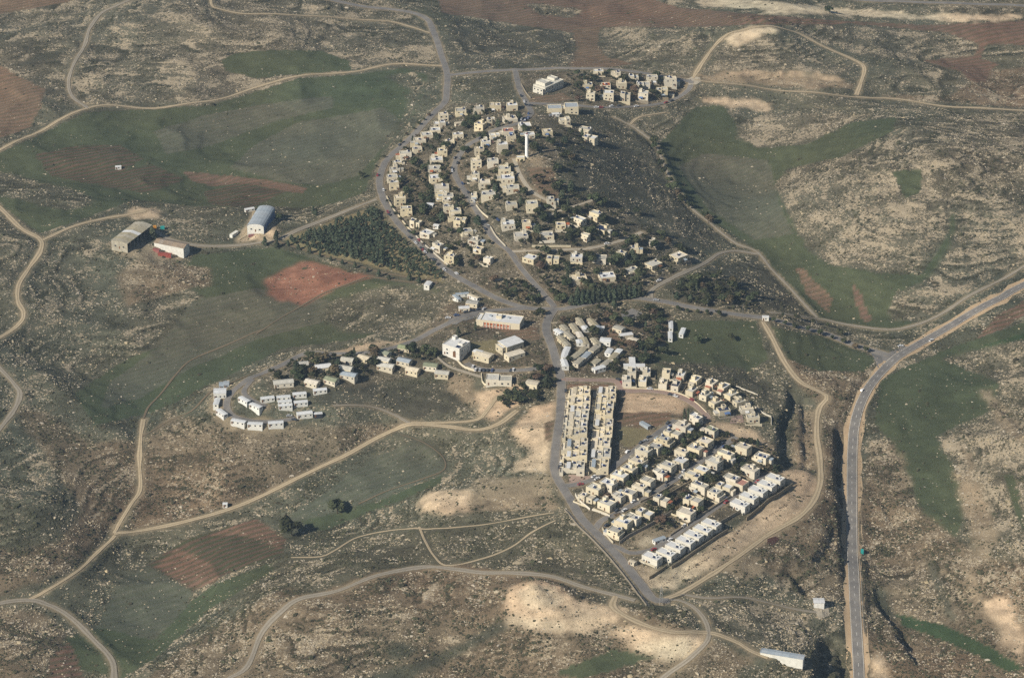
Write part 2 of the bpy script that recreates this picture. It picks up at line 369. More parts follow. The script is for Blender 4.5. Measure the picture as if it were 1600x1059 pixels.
fine = (slice(ix0, ix0 + nxf), slice(iy0, iy0 + nyf))
PX, PY = project(GX, GY, HGT)
urban = blur(poly_mask(URB_PX, PX[fine], PY[fine]).astype(float), 3)
URB = np.zeros((NX, NY)); URB[fine] = urban
amp = sstep(1.0, 14.0, NEAR) * (1 - 0.8 * URB)
HGT += amp * (3.2 * (fnoise(GX / 55, GY / 55, 40, 3) - 0.5) + 1.5 * (fnoise(GX / 13, GY / 13, 44, 3) - 0.5))
# old farming terraces: gentle steps along the contours
lev = HGT / 3.2 + 0.7 * fnoise(GX / 90, GY / 90, 47, 2)
HGT += amp * 0.95 * (sstep(0.35, 0.65, lev - np.floor(lev)) - (lev - np.floor(lev)))

# ------------------------------------------------------------------ land cover: base colour, stone share, shrub share
# (linear base colour, share of pale stones, share of dark scrub)
COVER = {
 'scrub':   ((0.100,0.097,0.065), 0.46, 0.50),
 'green':   ((0.074,0.085,0.046), 0.05, 0.10),
 'bright':  ((0.052,0.076,0.036), 0.03, 0.04),
 'grey':    ((0.108,0.106,0.074), 0.06, 0.08),
 'red':     ((0.188,0.112,0.078), 0.10, 0.10),
 'redsoil': ((0.225,0.115,0.075), 0.12, 0.14),
 'brown':   ((0.195,0.130,0.086), 0.08, 0.06),
 'dryred':  ((0.172,0.110,0.078), 0.02, 0.02),
 'orchard': ((0.112,0.076,0.053), 0.02, 0.06),
 'rocky':   ((0.122,0.110,0.075), 0.70, 0.52),
 'rockbrown':((0.168,0.129,0.083), 0.54, 0.55),
 'sand':    ((0.500,0.378,0.248), 0.20, 0.10),
 'pale':    ((0.500,0.410,0.280), 0.26, 0.08),
 'sandscrub':((0.250,0.196,0.128), 0.35, 0.35),
 'dark':    ((0.078,0.074,0.052), 0.36, 0.42),
 'gully':   ((0.082,0.080,0.055), 0.10, 0.40),
 'urban':   ((0.128,0.108,0.074), 0.40, 0.60),
 'pave':    ((0.300,0.225,0.175), 0.00, 0.00),
 'tan':     ((0.185,0.160,0.088), 0.05, 0.04),
}
# (kind, photo polygon) painted one over the other
PATCH = [
 ('rocky',[(-200,20),(60,0),(520,-60),(660,40),(690,100),(560,110),(330,155),(180,162),(135,165),(100,160),(-200,100)]),
 ('brown',[(-100,-100),(130,-60),(105,4),(60,12),(0,22),(-100,30)]),
 ('brown',[(-100,95),(0,103),(70,140),(62,170),(48,198),(0,216),(-100,240)]),
 ('gully',[(25,103),(60,88),(105,75),(112,78),(75,92),(35,106)]),
 ('green',[(345,95),(370,84),(420,78),(500,80),(545,95),(548,110),(470,116),(400,122),(355,112)]),
 ('green',[(-100,260),(0,238),(62,212),(135,176),(330,165),(470,122),(560,117),(630,106),(668,118),(665,140),(650,175),(625,205),(600,235),(580,270),(572,300),(500,325),(430,325),(300,322),(210,312),(120,345),(62,365),(0,320),(-100,300)]),
 ('scrub',[(-60,268),(20,270),(60,285),(130,300),(150,315),(110,330),(60,320),(0,305),(-60,300)]),
 ('grey',[(360,262),(400,225),(470,190),(540,180),(600,168),(622,185),(612,215),(585,245),(560,275),(500,290),(430,282)]),
 ('grey',[(240,205),(330,178),(430,160),(520,150),(520,168),(430,190),(330,228),(260,240)]),
 ('scrub',[(600,120),(645,112),(668,130),(655,165),(628,200),(600,232),(585,240),(612,205),(635,170),(640,140)]),
 ('orchard',[(55,242),(120,228),(185,226),(222,248),(160,290),(80,275)]),
 ('orchard',[(185,268),(238,257),(287,280),(232,302),(158,292)]),
 ('orchard',[(318,300),(380,287),(446,300),(392,324),(330,320)]),
 ('dryred',[(285,268),(330,272),(420,282),(478,293),(475,302),(440,298),(385,287),(330,290),(300,283)]),
 ('scrub',[(230,330),(330,322),(440,325),(520,322),(580,300),(585,312),(520,338),(440,368),(330,382),(260,370),(225,350)]),
 ('green',[(300,398),(430,386),(600,438),(690,452),(640,490),(570,528),(440,545),(330,600),(250,640),(150,665),(115,615),(200,560),(310,520),(345,480),(285,445)]),
 ('grey',[(300,470),(400,450),(520,470),(500,505),(400,530),(290,580),(220,620),(160,640),(170,600),(250,540)]),
 ('redsoil',[(413,440),(440,421),(485,406),(525,420),(580,432),(540,446),(500,462),(474,480),(452,470),(440,474),(418,458)]),
 ('scrub',[(520,470),(600,445),(680,452),(700,480),(650,500),(600,520),(540,520),(500,500)]),
 ('rockbrown',[(180,430),(215,405),(330,420),(330,445),(240,465),(200,480)]),
 ('rockbrown',[(228,685),(262,642),(330,662),(480,667),(640,662),(540,712),(420,770),(290,812),(200,828),(212,790)]),
 ('rockbrown',[(-100,640),(60,640),(140,690),(215,690),(212,770),(175,825),(110,890),(0,930),(-100,940)]),
 ('scrub',[(-100,640),(20,640),(60,700),(130,800),(90,850),(40,860),(-100,840)]),
 ('dark',[(445,610),(540,600),(700,600),(745,640),(640,655),(560,633),(500,632)]),
 ('grey',[(455,805),(500,775),(545,740),(600,708),(640,690),(682,700),(692,738),(600,778),(525,802),(470,830),(440,845)]),
 ('green',[(470,815),(530,800),(600,780),(690,742),(690,755),(600,792),(500,830)]),
 ('orchard',[(232,882),(290,842),(400,810),(446,842),(440,866),(330,905),(302,924)]),
 ('red',[(240,885),(280,855),(330,880),(345,905),(302,922)]),
 ('red',[(330,835),(400,810),(446,842),(438,858),(390,838)]),
 ('grey',[(158,962),(190,902),(232,884),(298,926),(290,960),(225,1000),(172,1008),(148,985)]),
 ('green',[(100,995),(160,980),(240,1000),(300,940),(330,915),(420,880),(430,890),(330,950),(240,1030),(190,1059),(100,1040)]),
 ('rockbrown',[(-100,945),(60,955),(110,990),(90,1020),(60,1059),(-100,1150)]),
 ('red',[(58,1100),(80,1025),(108,1002),(120,1030),(140,1100)]),
 ('rockbrown',[(190,1100),(260,1030),(400,940),(480,900),(560,870),(700,880),(860,900),(990,940),(1100,990),(1180,1030),(1100,1100),(600,1200)]),
 ('scrub',[(430,905),(520,862),(640,830),(860,800),(868,812),(830,835),(800,858),(700,885),(590,893),(480,930)]),
 ('gully',[(520,1100),(560,1062),(650,1032),(700,1015),(780,972),(800,955),(812,962),(795,985),(720,1022),(650,1059),(620,1100)]),
 ('gully',[(600,1010),(620,1000),(650,1010),(640,1025),(615,1030)]),
 ('green',[(865,1050),(905,1035),(960,1014),(1025,1026),(960,1046),(905,1062)]),
 ('dark',[(880,905),(1000,930),(990,960),(890,940)]),
 ('scrub',[(870,790),(900,815),(1015,945),(985,950),(900,915),(862,898)]),
 ('rocky',[(1060,940),(1200,945),(1270,965),(1260,1010),(1180,1015),(1110,985)]),
 ('sand',[(788,940),(800,918),(822,908),(870,908),(893,932),(925,942),(985,952),(962,975),(920,985),(862,988),(792,972)]),
 ('pale',[(812,925),(830,912),(868,914),(888,938),(860,952),(820,950)]),
 ('pale',[(788,958),(860,972),(905,978),(860,986),(790,974)]),
 ('sand',[(955,988),(985,975),(1050,985),(1106,985),(1100,1005),(1076,1022),(1040,1029),(992,1016)]),
 ('pale',[(985,1010),(1040,1000),(1090,995),(1076,1022),(1040,1028)]),
 ('sand',[(650,790),(668,775),(690,766),(742,764),(740,795),(705,804),(665,800)]),
 ('sandscrub',[(740,748),(862,742),(872,795),(735,800)]),
 ('sand',[(800,668),(822,640),(870,624),(868,690),(856,735),(800,738),(808,720),(828,706),(812,690)]),
 ('brown',[(852,660),(868,655),(866,690),(850,688)]),
 ('sand',[(740,612),(800,603),(830,605),(812,630),(770,655),(748,650),(745,625)]),
 ('sandscrub',[(690,575),(740,590),(745,640),(700,610)]),
 ('sand',[(500,552),(540,542),(640,530),(640,537),(560,547),(490,560),(440,575),(440,567)]),
 ('sandscrub',[(325,600),(345,592),(360,660),(460,668),(500,660),(480,672),(400,680),(345,670),(325,640)]),
 ('urban',[(596,290),(602,258),(690,170),(710,160),(800,160),(850,178),(960,210),(930,240),(870,250),(860,290),(1000,330),(1080,390),(1085,420),(1010,455),(900,475),(868,478),(840,450),(760,455),(680,400),(620,340)]),
 ('urban',[(810,112),(1080,118),(1078,142),(1060,156),(990,168),(820,163)]),
 ('brown',[(826,152),(880,146),(895,155),(860,162),(828,160)]),
 ('dark',[(870,225),(950,222),(1010,240),(1045,295),(1085,335),(1125,372),(1105,395),(1040,380),(975,330),(930,300),(890,280)]),
 ('brown',[(822,262),(860,262),(875,290),(870,310),(840,300)]),
 ('sandscrub',[(818,240),(850,246),(860,260),(830,262)]),
 ('dark',[(1045,445),(1110,418),(1185,405),(1245,470),(1200,492),(1060,478)]),
 ('urban',[(700,470),(830,485),(860,510),(866,575),(830,600),(740,585),(690,560),(640,545),(660,520)]),
 ('tan',[(735,535),(775,530),(785,550),(740,560)]),
 ('brown',[(780,515),(835,510),(845,530),(800,530)]),
 ('urban',[(868,500),(1000,478),(1050,490),(1055,540),(960,585),(880,585)]),
 ('brown',[(932,500),(956,500),(960,520),(985,530),(975,545),(950,530)]),
 ('green',[(1050,500),(1180,502),(1200,560),(1160,592),(1060,580),(1000,565),(1040,540)]),
 ('dark',[(1000,560),(1160,575),(1200,600),(1230,640),(1180,625),(1100,590)]),
 ('urban',[(400,575),(540,555),(690,545),(700,580),(560,605),(430,615)]),
 ('urban',[(880,606),(970,606),(1100,650),(1200,690),(1235,745),(1020,905),(950,850),(880,750)]),
 ('brown',[(880,600),(965,601),(965,606),(885,608)]),
 ('sand',[(972,614),(1010,614),(1050,617),(1078,630),(1066,648),(1040,644),(972,644)]),
 ('brown',[(968,644),(1050,645),(1048,660),(1010,668),(966,664)]),
 ('tan',[(965,667),(1008,668),(1020,684),(1000,694),(985,700),(962,690)]),
 ('brown',[(980,702),(1003,690),(990,712),(975,715)]),
 ('sandscrub',[(1105,657),(1160,665),(1205,690),(1225,740),(1190,715),(1150,690)]),
 ('sand',[(1110,660),(1150,665),(1195,690),(1170,695),(1140,683)]),
 ('sand',[(1012,918),(1045,890),(1100,860),(1160,815),(1235,762),(1215,742),(1225,732),(1270,735),(1282,762),(1252,805),(1192,840),(1112,890),(1052,920)]),
 ('sand',[(1178,852),(1200,836),(1236,828),(1244,850),(1226,872),(1204,868)]),
 ('sandscrub',[(1135,872),(1190,868),(1206,886),(1166,908),(1128,896)]),
 ('sandscrub',[(1000,828),(1050,805),(1062,815),(1050,838),(1010,858),(985,855)]),
 ('pale',[(1000,843),(1030,838),(1025,853),(1003,858)]),
 ('sand',[(985,885),(1020,888),(1035,905),(1010,920)]),
 ('rockbrown',[(1215,560),(1290,560),(1370,575),(1330,640),(1320,830),(1320,940),(1260,935),(1200,900),(1180,860),(1280,780),(1290,640),(1250,600)]),
 ('sandscrub',[(1245,640),(1275,640),(1280,735),(1245,735),(1235,690)]),
 ('green',[(1205,510),(1300,530),(1370,560),(1350,580),(1280,580),(1230,560)]),
 ('green',[(1085,168),(1130,165),(1152,200),(1180,232),(1260,226),(1330,192),(1400,184),(1395,205),(1300,252),(1230,264),(1210,290),(1240,350),(1265,395),(1300,415),(1370,426),(1440,430),(1480,370),(1488,320),(1498,380),(1455,435),(1400,455),(1385,490),(1430,505),(1395,514),(1320,507),(1280,497),(1215,425),(1180,388),(1110,345),(1075,318),(1040,270),(1030,225)]),
 ('grey',[(1060,260),(1100,240),(1200,250),(1215,310),(1240,365),(1180,375),(1110,330)]),
 ('brown',[(1242,418),(1255,420),(1300,468),(1295,488),(1262,462)]),
 ('dryred',[(1330,440),(1345,460),(1362,500),(1350,505),(1335,470)]),
 ('rocky',[(1210,290),(1240,262),(1330,242),(1400,212),(1480,182),(1700,175),(1700,370),(1600,410),(1540,440),(1492,468),(1445,440),(1475,400),(1503,340),(1492,318),(1475,375),(1432,425),(1370,420),(1300,412),(1262,380)]),
 ('green',[(1395,268),(1440,265),(1440,300),(1415,310)]),
 ('rocky',[(1388,490),(1395,468),(1450,446),(1488,468),(1440,500),(1395,502)]),
 ('rocky',[(1148,215),(1160,190),(1210,176),(1390,181),(1330,190),(1250,222),(1190,230)]),
 ('rockbrown',[(1380,150),(1440,100),(1540,110),(1700,100),(1700,165),(1560,165),(1420,155)]),
 ('scrub',[(1350,105),(1430,95),(1500,112),(1520,130),(1480,150),(1360,148)]),
 ('dryred',[(680,-40),(960,-20),(1060,12),(1200,24),(1330,34),(1450,40),(1700,28),(1700,70),(1540,70),(1532,92),(1560,100),(1545,112),(1540,130),(1515,125),(1500,110),(1440,95),(1522,88),(1530,70),(1480,52),(1300,34),(1150,40),(1100,43),(940,43),(930,56),(870,48),(780,34),(690,20)]),
 ('red',[(915,22),(1000,15),(1200,26),(1330,36),(1300,40),(1150,38),(1050,40),(940,36)]),
 ('rocky',[(820,5),(900,12),(912,22),(880,28),(840,22)]),
 ('brown',[(893,46),(936,42),(935,70),(950,90),(992,100),(950,106),(888,104),(900,70)]),
 ('dark',[(700,30),(790,35),(880,52),(905,75),(890,105),(720,108),(700,80)]),
 ('rocky',[(935,46),(990,42),(1090,48),(1112,62),(1095,85),(1040,92),(985,97),(945,85)]),
 ('pale',[(1060,-20),(1200,2),(1330,14),(1480,24),(1600,22),(1600,30),(1500,36),(1430,29),(1250,22),(1100,11)]),
 ('rocky',[(1450,8),(1700,8),(1700,24),(1600,22),(1480,20)]),
 ('rocky',[(1230,38),(1350,42),(1480,54),(1530,74),(1518,90),(1440,94),(1350,90),(1260,60)]),
 ('rocky',[(1125,75),(1180,55),(1230,60),(1290,85),(1330,105),(1320,118),(1200,112),(1110,112)]),
 ('pale',[(1128,62),(1148,50),(1175,43),(1222,44),(1210,52),(1180,60),(1150,76)]),
 ('sandscrub',[(1092,116),(1150,111),(1300,117),(1332,130),(1330,140),(1200,134),(1100,126)]),
 ('sand',[(1140,112),(1240,112),(1315,121),(1314,126),(1240,118),(1140,116)]),
 ('sand',[(1095,157),(1130,153),(1160,155),(1210,163),(1200,174),(1150,168),(1110,165)]),
 ('green',[(1372,600),(1400,580),(1480,545),(1600,505),(1700,480),(1700,510),(1600,528),(1490,560),(1560,598),(1552,640),(1500,662),(1462,682),(1500,745),(1508,800),(1492,842),(1440,800),(1422,750),(1392,690),(1368,660)]),
 ('bright',[(1520,545),(1600,520),(1700,490),(1700,512),(1600,535),(1540,552)]),
 ('red',[(1525,530),(1560,492),(1600,470),(1700,430),(1700,455),(1600,492),(1570,512)]),
 ('rocky',[(1470,560),(1600,530),(1700,520),(1700,900),(1600,900),(1540,850),(1510,800),(1500,740),(1462,684),(1560,640),(1565,600)]),
 ('rockbrown',[(1360,690),(1392,690),(1440,800),(1492,842),(1540,870),(1700,900),(1700,1150),(1380,1150),(1352,1000),(1345,800)]),
 ('sandscrub',[(1528,606),(1545,610),(1590,658),(1602,690),(1588,692),(1552,650)]),
 ('sandscrub',[(1498,698),(1510,702),(1542,792),(1528,795)]),
 ('sandscrub',[(1498,878),(1512,884),(1560,960),(1575,1010),(1560,1002),(1518,930)]),
 ('gully',[(1440,870),(1452,870),(1480,930),(1500,975),(1488,970),(1462,920)]),
 ('green',[(1570,740),(1582,742),(1600,800),(1600,840),(1586,800)]),
 ('sandscrub',[(1400,700),(1410,705),(1425,760),(1416,770)]),
 ('sand',[(1538,940),(1578,930),(1602,1000),(1594,1030),(1560,985)]),
 ('sandscrub',[(1490,730),(1530,760),(1560,830),(1545,890),(1520,850)]),
 ('bright',[(1398,958),(1470,975),(1530,1000),(1600,1042),(1580,1050),(1480,1003),(1412,978)]),
 ('gully',[(1360,910),(1385,920),(1400,970),(1375,960)]),
 ('pale',[(1362,1100),(1362,1030),(1372,1010),(1386,1035),(1384,1100)]),
 ('tan',[(440,372),(588,322),(602,345),(640,385),(690,425),(692,442),(640,432),(560,410),(480,394)]),
 ('sand',[(195,335),(215,322),(250,325),(248,340),(215,345)]),
 ('sandscrub',[(165,385),(190,375),(300,395),(280,410),(200,405)]),
 ('sand',[(372,378),(395,335),(432,345),(430,372),(400,376)]),
]
base = np.zeros((NX, NY, 3)); stone = np.zeros((NX, NY)); shrub = np.zeros((NX, NY))
c0 = COVER['scrub']
base[:] = c0[0]; stone[:] = c0[1]; shrub[:] = c0[2]
PX, PY = project(GX, GY, HGT)
behind = (GY < 200)
PX[behind] = -9999
# ragged edges
QX = PX + 11 * (fnoise(GX / 14, GY / 14, 61, 3) - 0.5) + 5 * (fnoise(GX / 4, GY / 4, 62, 2) - 0.5)
QY = PY + 7 * (fnoise(GX / 14, GY / 14, 66, 3) - 0.5) + 4 * (fnoise(GX / 4, GY / 4, 67, 2) - 0.5)
fX, fY = QX[fine], QY[fine]
cX, cY = (0.65 * PX + 0.35 * QX)[fine], (0.65 * PY + 0.35 * QY)[fine]
sX, sY = (1.5 * QX - 0.5 * PX)[fine], (1.5 * QY - 0.5 * PY)[fine]
FIELD = ('red', 'brown', 'dryred', 'orchard', 'grey', 'green', 'bright', 'tan')
furrow = np.zeros((NX, NY)); fld = np.zeros((NX, NY))
for kind, poly in PATCH:
    p = np.array(poly, float)
    col, st, sh = COVER[kind]
    soft = 1
    m = (poly_mask(poly, cX, cY) if kind in FIELD else poly_mask(poly, sX, sY) if kind in ('sand', 'pale', 'sandscrub') else poly_mask(poly, fX, fY)).astype(float)
    # blur only inside the box of the patch
    ii, jj = np.nonzero(m)
    if len(ii) == 0: continue
    i0, i1, j0, j1 = max(ii.min() - 6, 0), min(ii.max() + 7, m.shape[0]), max(jj.min() - 6, 0), min(jj.max() + 7, m.shape[1])
    mm = m[i0:i1, j0:j1] if kind in FIELD else blur(m[i0:i1, j0:j1], soft)
    sl = (slice(ix0 + i0, ix0 + i1), slice(iy0 + j0, iy0 + j1))
    base[sl] = base[sl] * (1 - mm[..., None]) + np.array(col) * mm[..., None]
    stone[sl] = stone[sl] * (1 - mm) + st * mm
    fld[sl] = fld[sl] * (1 - mm) + (1.0 if kind in FIELD else 0.0) * mm
    furrow[sl] = furrow[sl] * (1 - mm) + {'red': 0.7, 'orchard': 1.0, 'grey': 0.35, 'brown': 0.5, 'dryred': 0.5, 'green': 0.15}.get(kind, 0.0) * mm
    shrub[sl] = shrub[sl] * (1 - mm) + sh * mm
# broad and middling changes of tone
t1 = fnoise(GX / 70, GY / 70, 71, 4) - 0.5
t2 = fnoise(GX / 18, GY / 18, 76, 3) - 0.5
t3 = fnoise(GX / 120, GY / 120, 81, 3) - 0.5
t4 = fnoise(GX / 6, GY / 4, 86, 3) - 0.5
t5 = fnoise(GX / 45, GY / 9 + GX / 60, 88, 3) - 0.5
vr = 1 - 0.45 * fld
base *= (1 + vr * (0.30 * t1 + 0.42 * t2 + 0.65 * t4 + 0.28 * t5))[..., None]
base *= 1 + t3[..., None] * np.array([0.28, 0.0, -0.12])
# ledges and old terrace walls along the contours: a pale stony lip above a dark foot
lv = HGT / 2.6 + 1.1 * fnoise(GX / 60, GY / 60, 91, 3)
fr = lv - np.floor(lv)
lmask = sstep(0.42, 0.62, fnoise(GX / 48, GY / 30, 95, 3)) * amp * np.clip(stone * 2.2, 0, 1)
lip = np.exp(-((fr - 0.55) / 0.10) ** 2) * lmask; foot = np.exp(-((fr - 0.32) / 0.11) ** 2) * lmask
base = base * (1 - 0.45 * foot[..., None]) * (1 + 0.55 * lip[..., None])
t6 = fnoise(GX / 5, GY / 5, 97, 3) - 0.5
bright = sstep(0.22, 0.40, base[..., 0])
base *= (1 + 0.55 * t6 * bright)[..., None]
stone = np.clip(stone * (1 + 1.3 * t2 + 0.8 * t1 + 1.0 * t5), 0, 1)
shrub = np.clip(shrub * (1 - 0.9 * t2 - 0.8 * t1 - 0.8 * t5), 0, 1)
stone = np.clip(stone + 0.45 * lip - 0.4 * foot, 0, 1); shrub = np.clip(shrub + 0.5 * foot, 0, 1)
# worn verges along roads and tracks
vg = (1 - sstep(0.2, 2.6, VERGE + 4.0 * (fnoise(GX / 6, GY / 6, 90, 2) - 0.5))) * 0.7
base = base * (1 - vg[..., None]) + np.array([0.30, 0.240, 0.155]) * vg[..., None]
shrub *= sstep(-0.5, 3.5, NEAR); stone *= sstep(-0.5, 2.5, NEAR)

# ------------------------------------------------------------------ material helpers
MATS = {}
def new_mat(name):
    m = bpy.data.materials.new(name); m.use_nodes = True
    nt = m.node_tree; nt.nodes.clear()
    out = nt.nodes.new('ShaderNodeOutputMaterial'); b = nt.nodes.new('ShaderNodeBsdfPrincipled')
    nt.links.new(b.outputs[0], out.inputs['Surface'])
    b.inputs['Roughness'].default_value = 0.9
    b.inputs['Specular IOR Level'].default_value = 0.15
    MATS[name] = m
    return m, nt, b
def noise_node(nt, scale, detail=4.0, vec=None, rough=0.6):
    nd = nt.nodes.new('ShaderNodeTexNoise'); nd.inputs['Scale'].default_value = scale; nd.inputs['Detail'].default_value = detail; nd.inputs['Roughness'].default_value = rough
    if vec is not None: nt.links.new(vec, nd.inputs['Vector'])
    return nd
def ramp(nt, fac, stops):
    r = nt.nodes.new('ShaderNodeValToRGB')
    while len(r.color_ramp.elements) < len(stops): r.color_ramp.elements.new(0.5)
    for e, (p, c) in zip(r.color_ramp.elements, stops):
        e.position = p; e.color = (*c, 1) if len(c) == 3 else c
    nt.links.new(fac, r.inputs[0])
    return r
def mix(nt, a, b, fac, mode='MIX'):
    m = nt.nodes.new('ShaderNodeMix'); m.data_type = 'RGBA'; m.blend_type = mode
    for sock, v in ((m.inputs[6], a), (m.inputs[7], b), (m.inputs[0], fac)):
        if hasattr(v, 'links') or hasattr(v, 'is_linked'): nt.links.new(v, sock)
        elif isinstance(v, (int, float)): sock.default_value = v
        else: sock.default_value = (*v, 1)
    return m.outputs[2]
def math_node(nt, op, a, b=None, c=None):
    m = nt.nodes.new('ShaderNodeMath'); m.operation = op
    for k, v in enumerate((a, b, c)):
        if v is None: continue
        if hasattr(v, 'is_linked'): nt.links.new(v, m.inputs[k])
        else: m.inputs[k].default_value = v
    return m.outputs[0]
def obj_coords(nt, scl=None):
    t = nt.nodes.new('ShaderNodeTexCoord')
    if scl is None: return t.outputs['Object']
    mp = nt.nodes.new('ShaderNodeMapping'); mp.inputs['Scale'].default_value = scl
    nt.links.new(t.outputs['Object'], mp.inputs['Vector'])
    return mp.outputs[0]
def bump(nt, b, height, strength=0.5, dist=0.3):
    n_ = nt.nodes.new('ShaderNodeBump'); n_.inputs['Strength'].default_value = strength; n_.inputs['Distance'].default_value = dist
    nt.links.new(height, n_.inputs['Height']); nt.links.new(n_.outputs[0], b.inputs['Normal'])

def plain(name, col, var=0.15, scale=0.6, rough=0.85, rand=0.0, spec=0.15, metal=0.0):
    m, nt, b = new_mat(name)
    v = obj_coords(nt)
    nz = noise_node(nt, scale, 5.0, v)
    lo = tuple(c * (1 - var) for c in col); hi = tuple(min(1, c * (1 + var)) for c in col)
    r = ramp(nt, nz.outputs[0], [(0.3, lo), (0.7, hi)])
    o = r.outputs[0]
    if rand:
        oi = nt.nodes.new('ShaderNodeObjectInfo')
        hsv = nt.nodes.new('ShaderNodeHueSaturation')
        nt.links.new(o, hsv.inputs['Color'])
        nt.links.new(math_node(nt, 'MULTIPLY_ADD', oi.outputs['Random'], 2 * rand, 1 - rand), hsv.inputs['Value'])
        rr = math_node(nt, 'FRACT', math_node(nt, 'MULTIPLY', oi.outputs['Random'], 7.31))
        nt.links.new(math_node(nt, 'MULTIPLY_ADD', rr, 0.5, 0.75), hsv.inputs['Saturation'])
        o = hsv.outputs[0]
    nt.links.new(o, b.inputs['Base Color'])
    b.inputs['Roughness'].default_value = rough; b.inputs['Specular IOR Level'].default_value = spec; b.inputs['Metallic'].default_value = metal
    return m

# ground: colour from the land cover, stones and scrub broken up by procedural noise
m, nt, b = new_mat('ground')
v = obj_coords(nt)
vc = obj_coords(nt, (1.0, 1.0, 3.2))            # stretched heights: beds of limestone follow the contours
ac = nt.nodes.new('ShaderNodeAttribute'); ac.attribute_name = 'cover'
ast = nt.nodes.new('ShaderNodeAttribute'); ast.attribute_name = 'stone'
ash = nt.nodes.new('ShaderNodeAttribute'); ash.attribute_name = 'shrub'
afu = nt.nodes.new('ShaderNodeAttribute'); afu.attribute_name = 'furrow'
mpf = nt.nodes.new('ShaderNodeMapping'); mpf.inputs['Rotation'].default_value = (0, 0, R(62)); nt.links.new(v, mpf.inputs['Vector'])
wv = nt.nodes.new('ShaderNodeTexWave'); wv.inputs['Scale'].default_value = 0.05; wv.inputs['Distortion'].default_value = 2.5; wv.inputs['Detail'].default_value = 3.0; wv.inputs['Detail Scale'].default_value = 0.4
nt.links.new(mpf.outputs[0], wv.inputs['Vector'])
nf = noise_node(nt, 0.9, 6.0, v, 0.7)
n1 = noise_node(nt, 0.40, 6.0, vc, 0.68)
n2 = noise_node(nt, 0.055, 4.0, vc, 0.55)
ns = noise_node(nt, 0.42, 5.0, v, 0.65)
ngr = noise_node(nt, 0.05, 3.0, v, 0.5)
tone = math_node(nt, 'MULTIPLY_ADD', nf.outputs[0], 1.5, 0.25)
tc = nt.nodes.new('ShaderNodeCombineColor')
for k in range(3): nt.links.new(tone, tc.inputs[k])
c1 = mix(nt, ac.outputs['Color'], tc.outputs[0], 1.0, 'MULTIPLY')
c1 = mix(nt, c1, (0.052, 0.070, 0.034), math_node(nt, 'MULTIPLY', math_node(nt, 'MULTIPLY', wv.outputs['Fac'], afu.outputs['Fac']), 0.8))
# scrub
th = math_node(nt, 'MULTIPLY_ADD', ash.outputs['Fac'], -0.34, 0.79)
sm = nt.nodes.new('ShaderNodeMapRange'); sm.interpolation_type = 'SMOOTHSTEP'
nt.links.new(ns.outputs[0], sm.inputs['Value']); nt.links.new(math_node(nt, 'SUBTRACT', th, 0.05), sm.inputs['From Min']); nt.links.new(math_node(nt, 'ADD', th, 0.06), sm.inputs['From Max'])
sc = ramp(nt, ngr.outputs[0], [(0.35, (0.040, 0.046, 0.024)), (0.65, (0.066, 0.058, 0.036))])
c2 = mix(nt, c1, sc.outputs[0], math_node(nt, 'MULTIPLY', sm.outputs[0], 0.82))
# stones: many where the share is high, in beds
nb = noise_node(nt, 1.0, 3.0, obj_coords(nt, (0.018, 0.018, 0.85)), 0.5)   # ledges along the contours
sumn = math_node(nt, 'ADD', math_node(nt, 'MULTIPLY', n1.outputs[0], 0.52), math_node(nt, 'ADD', math_node(nt, 'MULTIPLY', n2.outputs[0], 0.26), math_node(nt, 'MULTIPLY', nb.outputs[0], 0.22)))
th2 = math_node(nt, 'MULTIPLY_ADD', ast.outputs['Fac'], -0.175, 0.640)
rm = nt.nodes.new('ShaderNodeMapRange'); rm.interpolation_type = 'SMOOTHSTEP'
nt.links.new(sumn, rm.inputs['Value']); nt.links.new(math_node(nt, 'SUBTRACT', th2, 0.025), rm.inputs['From Min']); nt.links.new(math_node(nt, 'ADD', th2, 0.035), rm.inputs['From Max'])
rc = ramp(nt, nf.outputs[0], [(0.3, (0.24, 0.195, 0.130)), (0.55, (0.385, 0.320, 0.222)), (0.75, (0.52, 0.445, 0.325))])
c3 = mix(nt, c2, rc.outputs[0], math_node(nt, 'MULTIPLY', rm.outputs[0], 0.9))
nt.links.new(c3, b.inputs['Base Color'])
b.inputs['Roughness'].default_value = 1.0; b.inputs['Specular IOR Level'].default_value = 0.05
hgt = math_node(nt, 'ADD', math_node(nt, 'MULTIPLY', rm.outputs[0], 0.6), math_node(nt, 'ADD', math_node(nt, 'MULTIPLY', sm.outputs[0], 0.7), nf.outputs[0]))
bump(nt, b, hgt, 0.8, 0.55)

